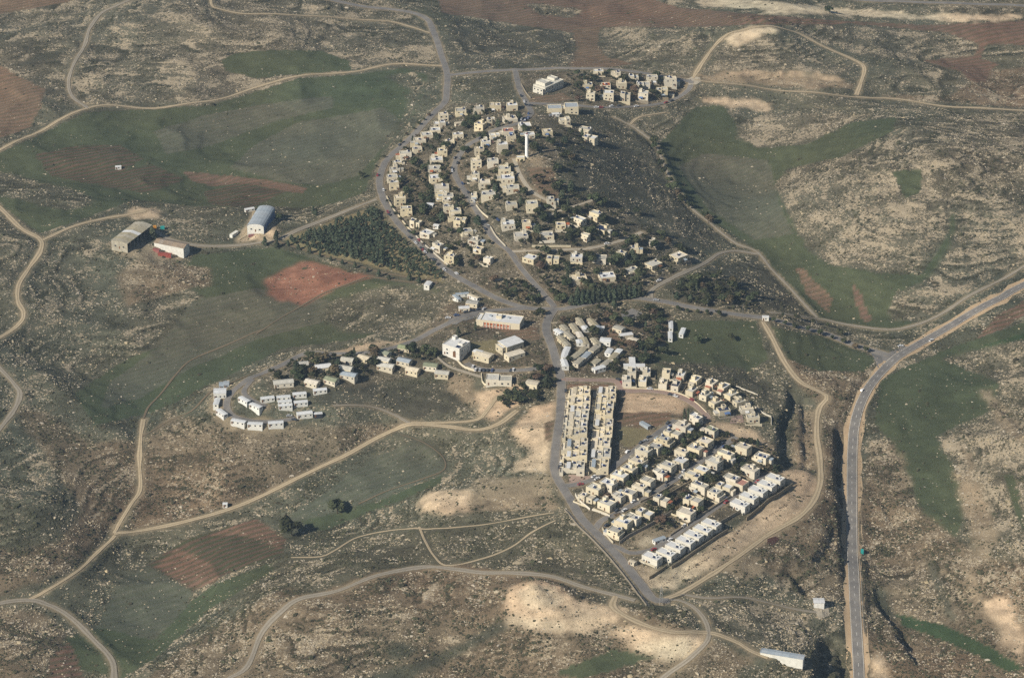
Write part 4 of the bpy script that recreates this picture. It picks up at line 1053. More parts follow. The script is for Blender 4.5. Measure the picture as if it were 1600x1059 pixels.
# rows: (row phrase, counted from, group, angle, default size or None, wall, list of (x, y[, w, h[, angle[, roof[, variant]]]]))
T = 'limestone'
ROWS = [
 ('the loop back row','the roundabout','houses of the northern loop',4,None,T,[(1047,129,20,18),(1019,125,18,16),(990,122,16,14),(962,117,15,15),(935,114,16,11)]),
 ('the loop middle row','the roundabout','houses of the northern loop',4,None,T,[(1034,145,18,17),(1005,135,21,15),(971,133,16,14),(946,136,16,14,4,'roof_red'),(918,135,16,13)]),
 ('the loop front row','the roundabout','houses of the northern loop',-6,None,T,[(1005,150,17,16),(977,151,17,18),(951,150,17,21),(923,151,15,17)]),
 ('the topmost hill row','the loop street','houses on top of the hill',6,None,T,[(800,168,18,16),(774,168,18,16),(748,173,18,15),(721,176,20,15)]),
 ('the upper lane row','the loop street','houses on top of the hill',12,None,T,[(882,190,18,17),(820,199,21,16),(797,188,24,13),(767,191,15,16),(751,198,20,18,-30)]),
 ('the tower row','the water tower','houses on top of the hill',10,None,T,[(827,212,18,12),(799,217,16,14),(785,231,18,20),(794,207,19,13,10,'roof_red'),(773,214,17,14),(759,225,16,14),(749,237,15,15)]),
 ('the eastern brow','the water tower','houses on top of the hill',-28,None,T,[(855,208,17,13,12),(914,206,23,15),(922,219,25,18)]),
 ('the outer ring row','the top bend','houses along the outer ring road',8,None,T,[(693,184,16,17),(687,195,19,15),(680,206,17,12),(667,214,20,14),(656,223,20,14),(652,235,16,9),(634,244,20,15),(621,257,15,11),(617,267,17,11),(613,279,18,13),(616,291,16,18),(625,314,19,20),(635,331,19,19),(650,349,20,18,-30),(668,366,24,16,-35),(685,386,23,20,-35),(704,404,20,20,-20)]),
 ('the middle ring row','the top bend','houses along the inner ring street',6,None,T,[(716,215,18,15),(702,225,17,12),(691,240,16,17),(682,252,21,12),(679,266,21,13),(681,280,22,14),(690,297,24,16),(700,309,18,12),(687,308,13,16),(701,326,18,17),(711,333,20,15),(719,348,21,18,-14),(729,364,21,15,20),(742,378,22,14,-25),(748,391,18,10,-25),(763,406,20,18,-30)]),
 ('the inner ring row','the water tower','houses along the inner ring street',4,None,T,[(770,255,18,14),(744,257,17,25),(788,267,20,15),(793,281,22,14),(742,277,15,16),(757,288,19,13),(801,296,21,14),(763,306,23,14),(741,309,10,11)]),
 ('the upper south slope row','the inner street','houses on the south slope of the hill',6,None,T,[(799,322,19,13),(831,323,19,23),(861,314,14,15)]),
 ('the middle south slope row','the inner street','houses on the south slope of the hill',6,None,T,[(794,352,23,16),(823,352,16,17),(876,353,16,12)]),
 ('the lowest south slope row','the inner street','houses on the south slope of the hill',6,None,T,[(814,370,23,15),(854,369,23,14)]),
 ('the eastern hill row','the concrete cul-de-sac','houses on the south slope of the hill',-40,None,T,[(941,360,26,15,-40,'panel_blue'),(914,371,17,16,-30),(930,338,24,19),(905,346,23,17)]),
 ('the lower street row','the inner street','houses below the concrete street',-6,None,T,[(829,405,26,16,-28,'roof_white'),(864,406,21,17),(901,403,21,14),(937,406,23,14),(970,400,19,18,-25),(991,390,15,9),(1020,381,13,8)]),
 ('the apartment row','the eastern end','apartment houses by the cypress row',22,None,T,[(1059,404,32,22,40),(1021,415,28,18,38),(988,425,28,16,35),(948,433,28,16,10),(904,437,28,18,8)]),
 ('the back new row','the cross-roofed building','new duplex houses on the paved street',88,(8.6,5.9,3.7),T,[(987,583,0,0,88),(1010,583,0,0,86),(1041,584,0,0,78),(1064,588,0,0,72),(1087,595,0,0,58),(1112,601,0,0,56),(1131,607,0,0,54),(1143,619,0,0,44),(1155,630,0,0,30),(1166,641,0,0,14),(1176,654,0,0,4)]),
 ('the front new row','the cross street','new duplex houses on the paved street',86,(8.6,5.9,3.7),T,[(979,597,0,0,88),(1004,597,0,0,86),(1036,601,0,0,80),(1056,604,0,0,74,'panel_blue'),(1081,612,0,0,58),(1102,619,0,0,54),(1118,631,0,0,40),(1130,643,0,0,20,'panel_blue')]),
 ('the villa row facing the terraces','the pink street','villas in the lower rows',-36,(10.4,7.3,4.6),T,[(1087,655,0,0,-38,'roof_white'),(1065,668),(1052,679),(1040,690),(1022,701),(1006,707),(997,723),(983,735),(968,746),(951,758),(930,765),(917,778)]),
 ('the upper middle-street row','the green roof','villas in the lower rows',-36,(9.8,7.3,4.5),T,[(1112,674,0,0,-38,'roof_green'),(1102,693),(1087,703),(1064,710),(1062,723,0,0,-38,'roof_white'),(1044,730),(1031,741),(1012,753),(998,765),(982,772),(966,777),(948,789)]),
 ('the lower middle-street row','the sandy slope','villas in the lower rows',-36,(10.4,7.3,4.6),T,[(1160,702),(1133,714),(1116,725),(1097,738),(1083,746),(1092,763),(1034,782),(1008,803),(989,811),(974,818),(962,832)]),
 ('the row above the white duplexes','the sandy slope','villas in the lower rows',-36,(10.6,7.4,4.6),T,[(1189,716),(1172,737),(1143,750),(1155,758,0,0,-38,'roof_red'),(1132,763),(1119,773),(1083,785),(1072,804)]),
]
for phrase, frm, grp, ang, size, wall, lst in ROWS:
    if frm == 'the water tower': lst = sorted(lst, key=lambda e: math.hypot(e[0] - 823, 1.5 * (e[1] - 246)))
    for k, e in enumerate(lst):
        rr = random.Random(int(e[0] * 7919 + e[1] * 31))
        a = e[4] if len(e) > 4 else ang
        a = a + rr.uniform(-3, 3)
        if size: L, D, H = size; L *= rr.uniform(0.92, 1.1); D *= rr.uniform(0.93, 1.1); H *= rr.uniform(0.93, 1.07)
        else: L, D, H = dims(e[0], e[1], e[2], e[3], a, 1.2)
        rf = e[5] if len(e) > 5 else None
        look = 'low' if H < 4.4 else ('tall' if H > 7.4 else 'boxy')
        extra = {'roof_red': 'red-roofed ', 'panel_blue': 'blue solar-roofed ', 'roof_white': 'white-roofed ', 'roof_green': 'green-roofed '}.get(rf, '')
        lab = f'{look} {extra}cream house, {ORD[k]} from {frm} in {phrase}'
        var = (2 if size and 'new row' in phrase else None)
        stone_house(e[0], e[1], L, D, H, a, lab, grp, f'the {ORD[k]} house of {phrase}', rr, wall, rf, var)

# white duplexes
for phrase, pts in (('the near white row', [(1019,873),(1041,867),(1055,857),(1071,848),(1084,839),(1098,830),(1111,821)]), ('the far white row', [(1156,790),(1170,779),(1184,769),(1198,760),(1211,750)])):
    for k, (px, py) in enumerate(pts):
        rr = random.Random(k + 77)
        H = 4.7
        x, y, z = place(px, py, H)
        root = empty('duplex_house', (x, y, z), R(-37)); tag(root, f'smooth white duplex house, {ORD[k]} from the near end of {phrase}', 'house', 'white duplex houses')
        wl, rf = MB(), MB()
        wl.shell(-6.1, 6.1, -3.3, 3.3, -4.5, H, 0.35, 0.25)
        rf.quad((-5.9, -3.1, H), (5.9, -3.1, H), (5.9, 3.1, H), (-5.9, 3.1, H))
        wl.shell(-0.2, 2.2, 1.2, 3.0, H, H + 0.9, 0.1, 0.2); MB().quad((-0.1, 1.3, H + 0.9), (2.1, 1.3, H + 0.9), (2.1, 2.9, H + 0.9), (-0.1, 2.9, H + 0.9)).put('stair_roof', 'roof_white', root)
        wl.put('wall', 'white_render', root); ro = rf.put('roof', 'roof_white', root)
        windows_on(root, -6.1, 6.1, -3.3, 3.3, 0, H, rr)
        put('solar_panel', PANEL(), ro, (2.2, -1.2, H + 0.02)); put('water_tank', TANK(), ro, (3.6, -0.6, H + 0.02))
        put('door', DOOR(), root, (-2.2, -3.3, 0.02))
        MB().box(-5.6, -2.2, -5.4, -5.15, -4, 1.0).box(5.35, 5.6, -5.4, -3.34, -4, 1.0).put('garden_wall', 'white_render', root)
        OCC.append((x, y, 6.0)); HOUSES.append((x, y, f'the {ORD[k]} white duplex of {phrase}'))

# stepped terraced blocks: one house after the other along a line
def terrace_row(top, bot, n_, wid, phrase, seed, gaps=()):
    xa, ya, za = place(top[0], top[1], 6); xb, yb, zb = place(bot[0], bot[1], 6)
    ang = math.degrees(math.atan2(yb - ya, xb - xa)) + 90
    pit = math.hypot(xb - xa, yb - ya) / (n_ - 1)
    for k in range(n_):
        rr = random.Random(seed + k)
        t = k / (n_ - 1); x = xa + (xb - xa) * t; y = ya + (yb - ya) * t; z = float(lookup(HGT, x, y))
        root = empty('terraced_house', (x, y, z), R(ang)); tag(root, f'stepped stone terraced house, {ORD[k]} from the cross street in {phrase}', 'house', 'stepped terraced houses')
        d = pit / 2 - (1.6 if k in gaps else rr.choice([0.02, 0.4, 1.1]))
        e = rr.uniform(-0.6, 0.6); h3 = 4.4 + rr.uniform(-0.7, 1.0)
        g_ = rr.uniform(-0.9, 0.5); cut = rr.uniform(0.3, 3.5)
        bl = [(wid / 2 - 5.6 + g_, wid / 2 + g_, -d, d - cut * 0.6, -4, h3), (-1.8 + e, wid / 2 - 5.63 + g_, -d + 0.03 + rr.choice([0, 0, 2.5]), d - 0.03, -4, h3 - rr.uniform(0.8, 2.6)), (-wid / 2 + 1.6, -1.83 + e, -d + 0.05 + rr.choice([0, 1.5, 3.0]), d - rr.uniform(0.1, 3.0), -4, 1.9 + rr.uniform(-0.4, 1.3)), (-wid / 2 - 0.9, -wid / 2 + 1.57, -d + 0.07, d * rr.uniform(0.1, 0.7), -4, 0.8)]
        wl = MB(); rfm = rr.choice(['roof_tan', 'roof_tan', 'roof_grey']); rfs = []
        for q in bl:
            wl.shell(*q, 0.75, 0.28); rfs.append(MB().quad((q[0] + 0.2, q[2] + 0.2, q[5]), (q[1] - 0.2, q[2] + 0.2, q[5]), (q[1] - 0.2, q[3] - 0.2, q[5]), (q[0] + 0.2, q[3] - 0.2, q[5])).put('roof', rfm, root))
        wl.shell(wid / 2 - 5.0 + g_, wid / 2 - 2.4 + g_, d - 5.6, d - 2.6, h3, h3 + 1.6, 0.1, 0.2); MB().quad((wid / 2 - 4.9 + g_, d - 5.5, h3 + 1.6), (wid / 2 - 2.5 + g_, d - 5.5, h3 + 1.6), (wid / 2 - 2.5 + g_, d - 2.7, h3 + 1.6), (wid / 2 - 4.9 + g_, d - 2.7, h3 + 1.6)).put('roof', rfm, root)
        if rr.random() < 0.7: wl.box(-1.0, 1.2, -0.12, 0.12, bl[1][5], bl[1][5] + 1.6)
        wl.put('wall', 'limestone', root)
        if rr.random() < 0.55: MB().box(-2 + e - 3, -2 + e - 0.3, -d + 0.5, d - 2.2, bl[2][5] + 2.2, bl[2][5] + 2.35).put('awning', rr.choice(['roof_tan', 'roof_white', 'roof_tan', 'roof_metal', 'roof_white']), root)
        for q in bl[:3]:
            windows_on(root, q[0], q[1], q[2], q[3], max(0, q[5] - 3.4), q[5], rr, 'l', 4.0)
        windows_on(root, bl[0][0], bl[0][1], -d, bl[0][3], 0, h3, rr, 'r', 5.0)
        if k == n_ - 1 or k in gaps: windows_on(root, bl[0][0], bl[0][1], -d, d, 0, h3, rr, 'f', 3.2)
        roof_kit(rfs[0], wid / 2 - 5.2 + g_, wid / 2 - 0.6 + g_, -d + 0.4, d - 5.8, h3 + 0.02, rr, 1)
        roof_kit(rfs[1], -1.4 + e, wid / 2 - 5.9, -d + 0.4, d - 0.4, bl[1][5] + 0.02, rr, 1)
        put('door', DOOR(), root, (-wid / 2 - 0.9, 0.0, 0.0), R(-90))
        for s in (-4.0, 0.0, 4.0): OCC.append((x + s * 1.3, y, 6.5))
        HOUSES.append((x, y, f'the {ORD[k]} terraced house of {phrase}'))
terrace_row((905,612), (896,729), 9, 17.0, 'the street-side terrace', 500, (5, 7))
terrace_row((946,611), (935,727), 9, 15.5, 'the inner terrace', 540)

# gabled huts, trailers and mobile homes
def cabin(px, py, L, D, H, ang, label, group, short, wall='trailer_wall', roof='trailer_roof', pitch=0.25, name='trailer', cat='trailer', win=3, over=0.15):
    x, y, z = place(px, py, H); z = seat(x, y, z, L, D, ang, 0.3)
    root = empty(name, (x, y, z), R(ang)); tag(root, label, cat, group)
    hx, hy = L / 2, D / 2
    MB().box(-hx, hx, -hy, hy, -3.5, H).put('wall', wall, root)
    rf = MB(); r = pitch * D
    a, b2 = hx + over, hy + over
    rf.quad((-a, -b2, H + 0.03), (a, -b2, H + 0.03), (a, 0, H + 0.03 + r), (-a, 0, H + 0.03 + r)); rf.quad((-a, 0, H + 0.03 + r), (a, 0, H + 0.03 + r), (a, b2, H + 0.03), (-a, b2, H + 0.03))
    rf.poly([(-a, -b2, H + 0.02), (-a, 0, H + 0.02 + r), (-a, b2, H + 0.02)]); rf.poly([(a, b2, H + 0.02), (a, 0, H + 0.02 + r), (a, -b2, H + 0.02)]); rf.quad((-a, b2, H + 0.015), (a, b2, H + 0.015), (a, -b2, H + 0.015), (-a, -b2, H + 0.015))
    rf.put('roof', roof, root)
    for k in range(win):
        put('window', WIN(1.1, 1.1), root, (-hx + L * (k + 0.5) / win + 0.3, -hy, 1.0))
    put('door', DOOR(), root, (-hx + 1.0, -hy, 0.02))
    put('window', WIN(1.1, 1.1), root, (-hx, 0.0, 1.0), R(-90)); put('window', WIN(1.1, 1.1), root, (hx, 0.0, 1.0), R(90))
    OCC.append((x, y, 0.45 * math.hypot(L, D))); HOUSES.append((x, y, short))
    return root
for k, (px, py, a, L) in enumerate([(339,630,86,10.5),(347,646,-52,11),(373,660,-20,11.5),(399,664,-5,11.5),(431,662,8,11.5)]):
    cabin(px, py, L - 0.8, 3.9, 2.6, a, f'white trailer, {ORD[k]} along the outer side of the trailer loop', 'trailers on the outer loop', f'the {ORD[k]} outer loop trailer', pitch=0.06)
for k, (px, py, a) in enumerate([(382,626,-45),(400,636,-38),(418,624,14),(443,622,9),(445,629,9),(446,635,9),(468,617,10),(470,630,10),(500,611,12)]):
    cabin(px, py, 9.8, 3.8, 2.6, a, f'white trailer, {ORD[k]} along the inner side of the trailer loop', 'trailers on the inner loop', f'the {ORD[k]} inner loop trailer', pitch=0.06)
cabin(476,648,11,4.6,3.0,14,'white arched trailer beside the parked grey car','trailers on the outer loop','the arched trailer', pitch=0.15)
cabin(497,648,6,3.2,2.4,10,'small dark-fronted trailer at the end of the outer loop','trailers on the outer loop','the dark-fronted trailer', wall='car_dark', pitch=0.05, win=1)
cabin(344,615,9.0,8.0,4.2,4,'large square white hall at the trailer loop bend','halls','the square white hall', pitch=0.05, name='hall', cat='hall')
cabin(347,603,4.0,6.0,2.8,4,'small grey shed behind the square white hall',None,'the small grey shed', wall='roof_metal', roof='roof_metal', pitch=0.05, name='shed', cat='shed', win=1)
cabin(354,602,4.0,6.0,2.8,4,'grey lean-to shed nearer the lane behind the square hall',None,'the grey lean-to', wall='roof_metal', roof='roof_metal', pitch=0.05, name='shed', cat='shed', win=1)
for k, (px, py, a, L) in enumerate([(691,585,-12,10),(673,573,-14,10),(645,580,-22,9.5),(632,566,-25,10),(603,574,-18,12),(600,564,-22,9.5),(600,553,-35,9.5),(569,561,-32,9),(545,588,-20,11.5),(540,577,-18,10),(543,564,-15,9),(518,595,-30,9.5),(488,599,-25,10),(505,575,15,11),(472,571,10,9),(443,599,12,14),(632,545,-18,9)]):
    cabin(px, py, L, 6.2, 3.1, a, f'cream bungalow with low gabled roof, {ORD[k]} from the big white synagogue towards the trailers', 'bungalows on the spur', f'the {ORD[k]} spur bungalow', wall='limestone', roof=['roof_grey', 'roof_green', 'roof_tan', 'roof_metal', 'roof_grey'][k % 5] if k != 13 else 'roof_white', pitch=0.18, name='bungalow', cat='bungalow', over=0.35)

# mobile home rows given by the two ends of each roof ridge
MOB = [((868,517),(878,523),'w'),((873,527),(882,536),'b'),((881,535),(888,543),'b'),((887,545),(883,553),'w'),((883,553),(881,561),'w'),((880,563),(884,576),'w'),((878,511),(886,518),'b'),((883,520),(895,531),'b'),
 ((893,509),(902,520),'b'),((903,521),(908,530),'t'),((904,533),(906,539),'w'),((911,529),(916,541),'b'),((903,500),(911,511),'b'),((912,512),(916,517),'w'),((921,500),(931,511),'b'),((931,511),(938,517),'g'),
 ((926,530),(934,541),'b'),((933,543),(923,551),'b'),((913,545),(906,554),'b'),((905,554),(893,563),'b'),((920,553),(911,561),'g'),((909,562),(899,571),'b'),((954,547),(949,555),'w'),((935,564),(926,571),'b'),
 ((969,548),(964,553),'w'),((963,554),(954,564),'b'),((953,565),(942,573),'b'),((927,579),(944,575),'w')]
MC = {'w': ('trailer_roof', 'white'), 'b': ('roof_beige_metal', 'beige'), 't': ('roof_tan', 'tan'), 'g': ('roof_metal', 'grey')}
for k, (p, q, c) in enumerate(MOB):
    xa, ya, za = place(*p, 5.5); xb, yb, zb = place(*q, 5.5)
    L = max(5.5, math.hypot(xb - xa, yb - ya) * 1.0); a = math.degrees(math.atan2(yb - ya, xb - xa))
    if a > 90: a -= 180
    if a < -90: a += 180
    row = ['main street', 'second', 'third', 'fourth', 'last'][0 if k < 6 else 1 if k < 8 else 2 if k < 12 else 3 if k < 20 else 4]
    j = k - [0, 6, 8, 12, 20][0 if k < 6 else 1 if k < 8 else 2 if k < 12 else 3 if k < 20 else 4]
    cabin((p[0] + q[0]) / 2, (p[1] + q[1]) / 2 - 0.0, L, 4.6, 2.8, a, f'long {MC[c][1]}-roofed mobile home, {ORD[j]} from the junction in the {row} mobile home row', 'mobile homes below the junction', f'the {ORD[j]} home of the {row} mobile row', wall='trailer_wall' if c == 'w' else 'limestone', roof=MC[c][0], pitch=0.10, name='mobile_home', cat='mobile home')
for px, py, L, D, H, a, nm, lab, roof, wall in [
 (946,534,8,7,3.2,-10,'hall','squat white-roofed hall among the mobile homes','roof_white','trailer_wall'),
 (940,513,4,3,2.4,0,'shed','small white shed at the edge of the red earth yard','roof_white','trailer_wall'),
 (967,515,8,6,3.2,-35,'shed','grey-roofed shed uphill of the red earth yard','roof_grey','limestone'),
 (978,525,10,4.5,3.0,16,'shed','long white-roofed shed beside the red earth yard','roof_white','limestone'),
 (989,533,7.5,5.5,3.0,-35,'shed','yellowish shed at the lower end of the red earth yard','roof_tan','limestone'),
 (1048,510,12,3.2,2.8,88,'container_cabin','pale container cabin by the green field, uphill one of two','trailer_roof','trailer_wall'),
 (1047,526,11,3.2,2.8,88,'container_cabin','pale container cabin by the green field, downhill one of two','trailer_roof','trailer_wall'),
 (1066,520,11,3.4,2.8,76,'container_cabin','slanted container cabin standing alone in the green field','trailer_roof','trailer_wall'),
 (669,446,7,4.6,3.2,70,'shed','lone white shed below the outer ring road','roof_white','trailer_wall'),
 (714,467,9,3,2.8,-62,'classroom_cabin','grey-roofed classroom cabin, western arm of the U','roof_metal','trailer_wall'),
 (722,461,10,3,2.8,12,'classroom_cabin','grey-roofed classroom cabin, uphill arm of the U','roof_metal','trailer_wall'),
 (740,465,10,3,2.8,-40,'classroom_cabin','white classroom cabin, arm of the U beside the street','roof_tan','trailer_wall'),
 (738,475,9,6,3.2,-15,'kindergarten','flat grey-roofed kindergarten closing the cabin yard','roof_grey','limestone'),
 (725,483,8,4.5,3.0,8,'shed','small cream pavilion at the school car park','roof_white','limestone'),
 (1196,497,5,3.6,2.8,-5,'guard_hut','white-roofed guard hut beside the access road','roof_white','trailer_wall'),
 (352,789,3.2,3,2.4,0,'hut','tiny white hut beside the valley track','roof_white','trailer_wall'),
 (185,262,5,3.2,2.4,10,'hut','small white hut among the far orchard plots','roof_white','trailer_wall'),
 (1030,844,9,3.4,2.6,33,'container_cabin','grey-white site cabin on the vacant plot','roof_metal','trailer_wall'),
 (988,879,4.5,3.5,2.2,-35,'hut','little cream stone hut at the corner of the white row','roof_tan','limestone'),
 (1049,150,4.5,3.5,2.5,10,'shed','little cream garden shed inside the loop corner','roof_tan','limestone'),
 (717,194,7,4,2.2,20,'shed','low yellow garden shed between ring row houses','roof_tan','limestone'),
 (672,321,6,4.5,2.4,-15,'shed','white-roofed shed in the ring courtyard','roof_white','trailer_wall'),
 (682,354,4.5,4,2.4,-20,'shed','tiny white shed between ring gardens','roof_white','trailer_wall'),
 (756,557,13,8,3.6,-30,'workshop','tan-roofed workshop inside the curved parking lane','roof_tan','limestone'),
 (747,552,7,5,3.2,-30,'annex','white-roofed annex next to the tan workshop','roof_white','limestone'),
 (804,555,14,7,3.4,32,'clubhouse','low tan clubhouse downhill of the white-roofed hall','roof_tan','limestone'),
 (832,601,9,7,3.8,-20,'bungalow','cream bungalow hidden by trees near the main street','roof_tan','limestone'),
 (868,180,6,4,2.4,10,'pergola_shed','white-roofed pergola shed below the twin-roofed hall','roof_white','trailer_wall'),
 (390,328,8,3.5,2.4,25,'shed','small white polytunnel shed above the hangar','roof_white','trailer_wall'),
]:
    cabin(px, py, L, D, H, a, lab, None, 'the ' + ' '.join(lab.split()[:3]), wall=wall, roof=roof, pitch=0.08, name=nm, cat=nm.replace('_', ' '), win=2 if L > 5 else 1)

# cross-roofed building
x, y, z = place(988, 571, 3.4); root = empty('cross_building', (x, y, z), R(0)); tag(root, 'white cross-shaped building behind the new duplex row', 'building')
for q in ((-2.3, 2.3, -8.5, 10), (2.33, 9, -4.5, -0.2), (-6.5, -2.33, -3.4, -0.2)):
    MB().box(q[0], q[1], q[2], q[3], -2, 3.2).put('wall', 'trailer_wall', root); MB().box(q[0] - 0.2 * (q[0] < -2.4), q[1] + 0.2 * (q[1] > 2.4), q[2] - 0.2, q[3] + 0.2, 3.2, 3.45).put('roof', 'roof_white', root)
windows_on(root, -2.3, 2.3, -8.5, 10, 0, 3.2, random.Random(3)); put('door', DOOR(), root, (5.0, -4.5, 0.0)); OCC.append((x, y, 9))

# ------------------------------------------------------------------ public buildings
def blocky(name, px, py, Hc, ang, blocks, label, cat, wall, roof, short, seed=1, par=0.5, per=3.4, sides='flr'):
    x, y, z = place(px, py, Hc); root = empty(name, (x, y, z), R(ang)); tag(root, label, cat); rr = random.Random(seed)
    wl = MB()
    for q in blocks:
        wl.shell(q[0], q[1], q[2], q[3], q[4] if len(q) > 5 else -5, q[-1], par, 0.3); MB().quad((q[0] + 0.2, q[2] + 0.2, q[-1]), (q[1] - 0.2, q[2] + 0.2, q[-1]), (q[1] - 0.2, q[3] - 0.2, q[-1]), (q[0] + 0.2, q[3] - 0.2, q[-1])).put('roof', roof, root)
    wl.put('wall', wall, root)
    for q in blocks:
        if len(q) == 5: windows_on(root, q[0], q[1], q[2], q[3], 0, q[-1], rr, sides, per)
    put('door', DOOR(), root, (blocks[0][0] + 2.0, blocks[0][2], 0.0))
    for s in (-0.3, 0, 0.3):
        w_ = (blocks[0][1] - blocks[0][0]) * s
        OCC.append((x + w_ * math.cos(R(ang)), y + w_ * math.sin(R(ang)), 0.62 * (blocks[0][3] - blocks[0][2])))
    HOUSES.append((x, y, short))
    return root
blocky('community_hall', 857, 133, 8, 50, [(-13, 13, -7, 7, 6.5), (-16, -13.03, -6.5, 5, 5.6), (-10, -2, -4, 6.6, 6.5, 9.0), (6, 11, -2, 6.4, 6.5, 8.2)], 'big white modern community hall with a long shaded flank', 'public building', 'white_render', 'roof_grey', 'the white community hall', 3)
r_ = blocky('synagogue_hall', 880, 170, 7, 4, [(-14, -1.5, -4.5, 5, 5.2), (1.2, 13, -5.5, 5.5, 6.6), (-1.47, 1.17, -2, 4, 4.6)], 'twin grey-roofed stone hall at the head of the hill lane', 'public building', T, 'roof_metal', 'the twin-roofed hall', 4)
r_ = blocky('school', 784, 503, 7, -14, [(-15.0, 15.5, -6.8, 7, 6.4), (-18.5, -15.03, -6.0, 5, 6.0), (-4, 0, -1, 3, 6.4, 8.4)], 'long stone school with red panels between white columns', 'school', T, 'roof_white', 'the school', 5, per=40, sides='lr')
for k in range(9):
    MB().box(-0.22, 0.22, -0.5, 0.05, -1, 5.4).put('column', 'white_render', r_, (-12.6 + 2.55 * k, -6.85, 0))
for k in range(8):
    for zz in (0.6, 3.1): MB().box(-0.95, 0.95, -0.08, 0.02, 0, 1.9).put('panel', 'roof_red', r_, (-11.32 + 2.55 * k, -6.82, zz))
for k in range(3): MB().box(-0.9, 0.9, -0.8, 0.8, 0, 1.0).put('roof_unit', 'roof_metal', r_, (-9 + 7 * k, 1.5, 6.42))
r_ = blocky('synagogue', 713, 542, 9, -33, [(-7.5, 7.5, -7, 7.5, 7.6), (-6.5, -3.5, 4, 7.2, 7.6, 9.4), (2.5, 6.5, -1.5, 3.0, 7.6, 8.8)], 'tall white synagogue with a broad pale roof above the parking lane', 'synagogue', 'white_render', 'roof_white', 'the white synagogue', 6, per=6)
MB().box(-1.2, 1.2, -0.15, 0.1, 0, 4.6).put('portal', 'door_brown', r_, (3.0, -7.0, 0.0))
MB().box(-1.6, 1.6, -1.4, 1.4, 0, 0.5).put('solar_panel', 'panel_blue', r_, (4.6, -4.0, 7.65))
r_ = blocky('assembly_hall', 798, 538, 6, 36, [(-7.6, 7.6, -5.8, 5.8, 4.9), (-10.6, -7.63, -4.4, 4.4, 4.4)], 'cream assembly hall with a bright white sheet roof', 'hall', T, 'roof_white', 'the white-roofed assembly hall', 7)
MB().quad((-7.9, -6.1, 5.5), (7.9, -6.1, 5.5), (7.9, 0, 6.2), (-7.9, 0, 6.2)).quad((-7.9, 0, 6.2), (7.9, 0, 6.2), (7.9, 6.1, 5.5), (-7.9, 6.1, 5.5)).poly([(-7.9, -6.1, 5.5), (-7.9, 0, 6.2), (-7.9, 6.1, 5.5)]).poly([(7.9, 6.1, 5.5), (7.9, 0, 6.2), (7.9, -6.1, 5.5)]).put('sheet_roof', 'roof_white', r_)
blocky('clinic', 780, 593, 5, -3, [(-9.5, -0.2, -4.2, 4.6, 4.3), (-0.17, 9.2, -4.6, 3.6, 3.8)], 'long low cream clinic on the sandy terrace edge', 'clinic', T, 'roof_grey', 'the long cream clinic', 8)

# water tower
x, y, z = ground(823, 246); root = empty('water_tower', (float(x[0]), float(y[0]), float(z[0]))); tag(root, 'slender white water tower on the hilltop', 'water tower')
MB().cyl(0, 0, -2, 19.5, 1.45, 1.3, 16).put('shaft', 'tank_white', root)
MB().cyl(0, 0, 19.5, 19.9, 1.3, 1.7, 16, False).cyl(0, 0, 19.9, 21.2, 1.7, 1.7, 16).put('head', 'tank_white', root)
MB().cyl(0, 0, 21.2, 21.7, 1.2, 0.9, 12).put('cap', 'red_paint', root)
for a in (0, 2.1, 4.2): MB().bar((1.5 * math.cos(a), 1.5 * math.sin(a), 21.2), (1.5 * math.cos(a), 1.5 * math.sin(a), 24.6), 0.07).put('antenna', 'steel', root)
MB().cyl(0, 0, -2, 0.5, 2.4, 2.2, 16).put('plinth', 'limestone', root)
OCC.append((float(x[0]), float(y[0]), 4)); HOUSES.append((float(x[0]), float(y[0]), 'the water tower'))
blocky('pump_house', 813, 248, 3, 0, [(-3.6, 3.6, -2.4, 2.4, 3.0)], 'small cream pump house at the foot of the water tower', 'pump house', T, 'roof_white', 'the pump house', 9)

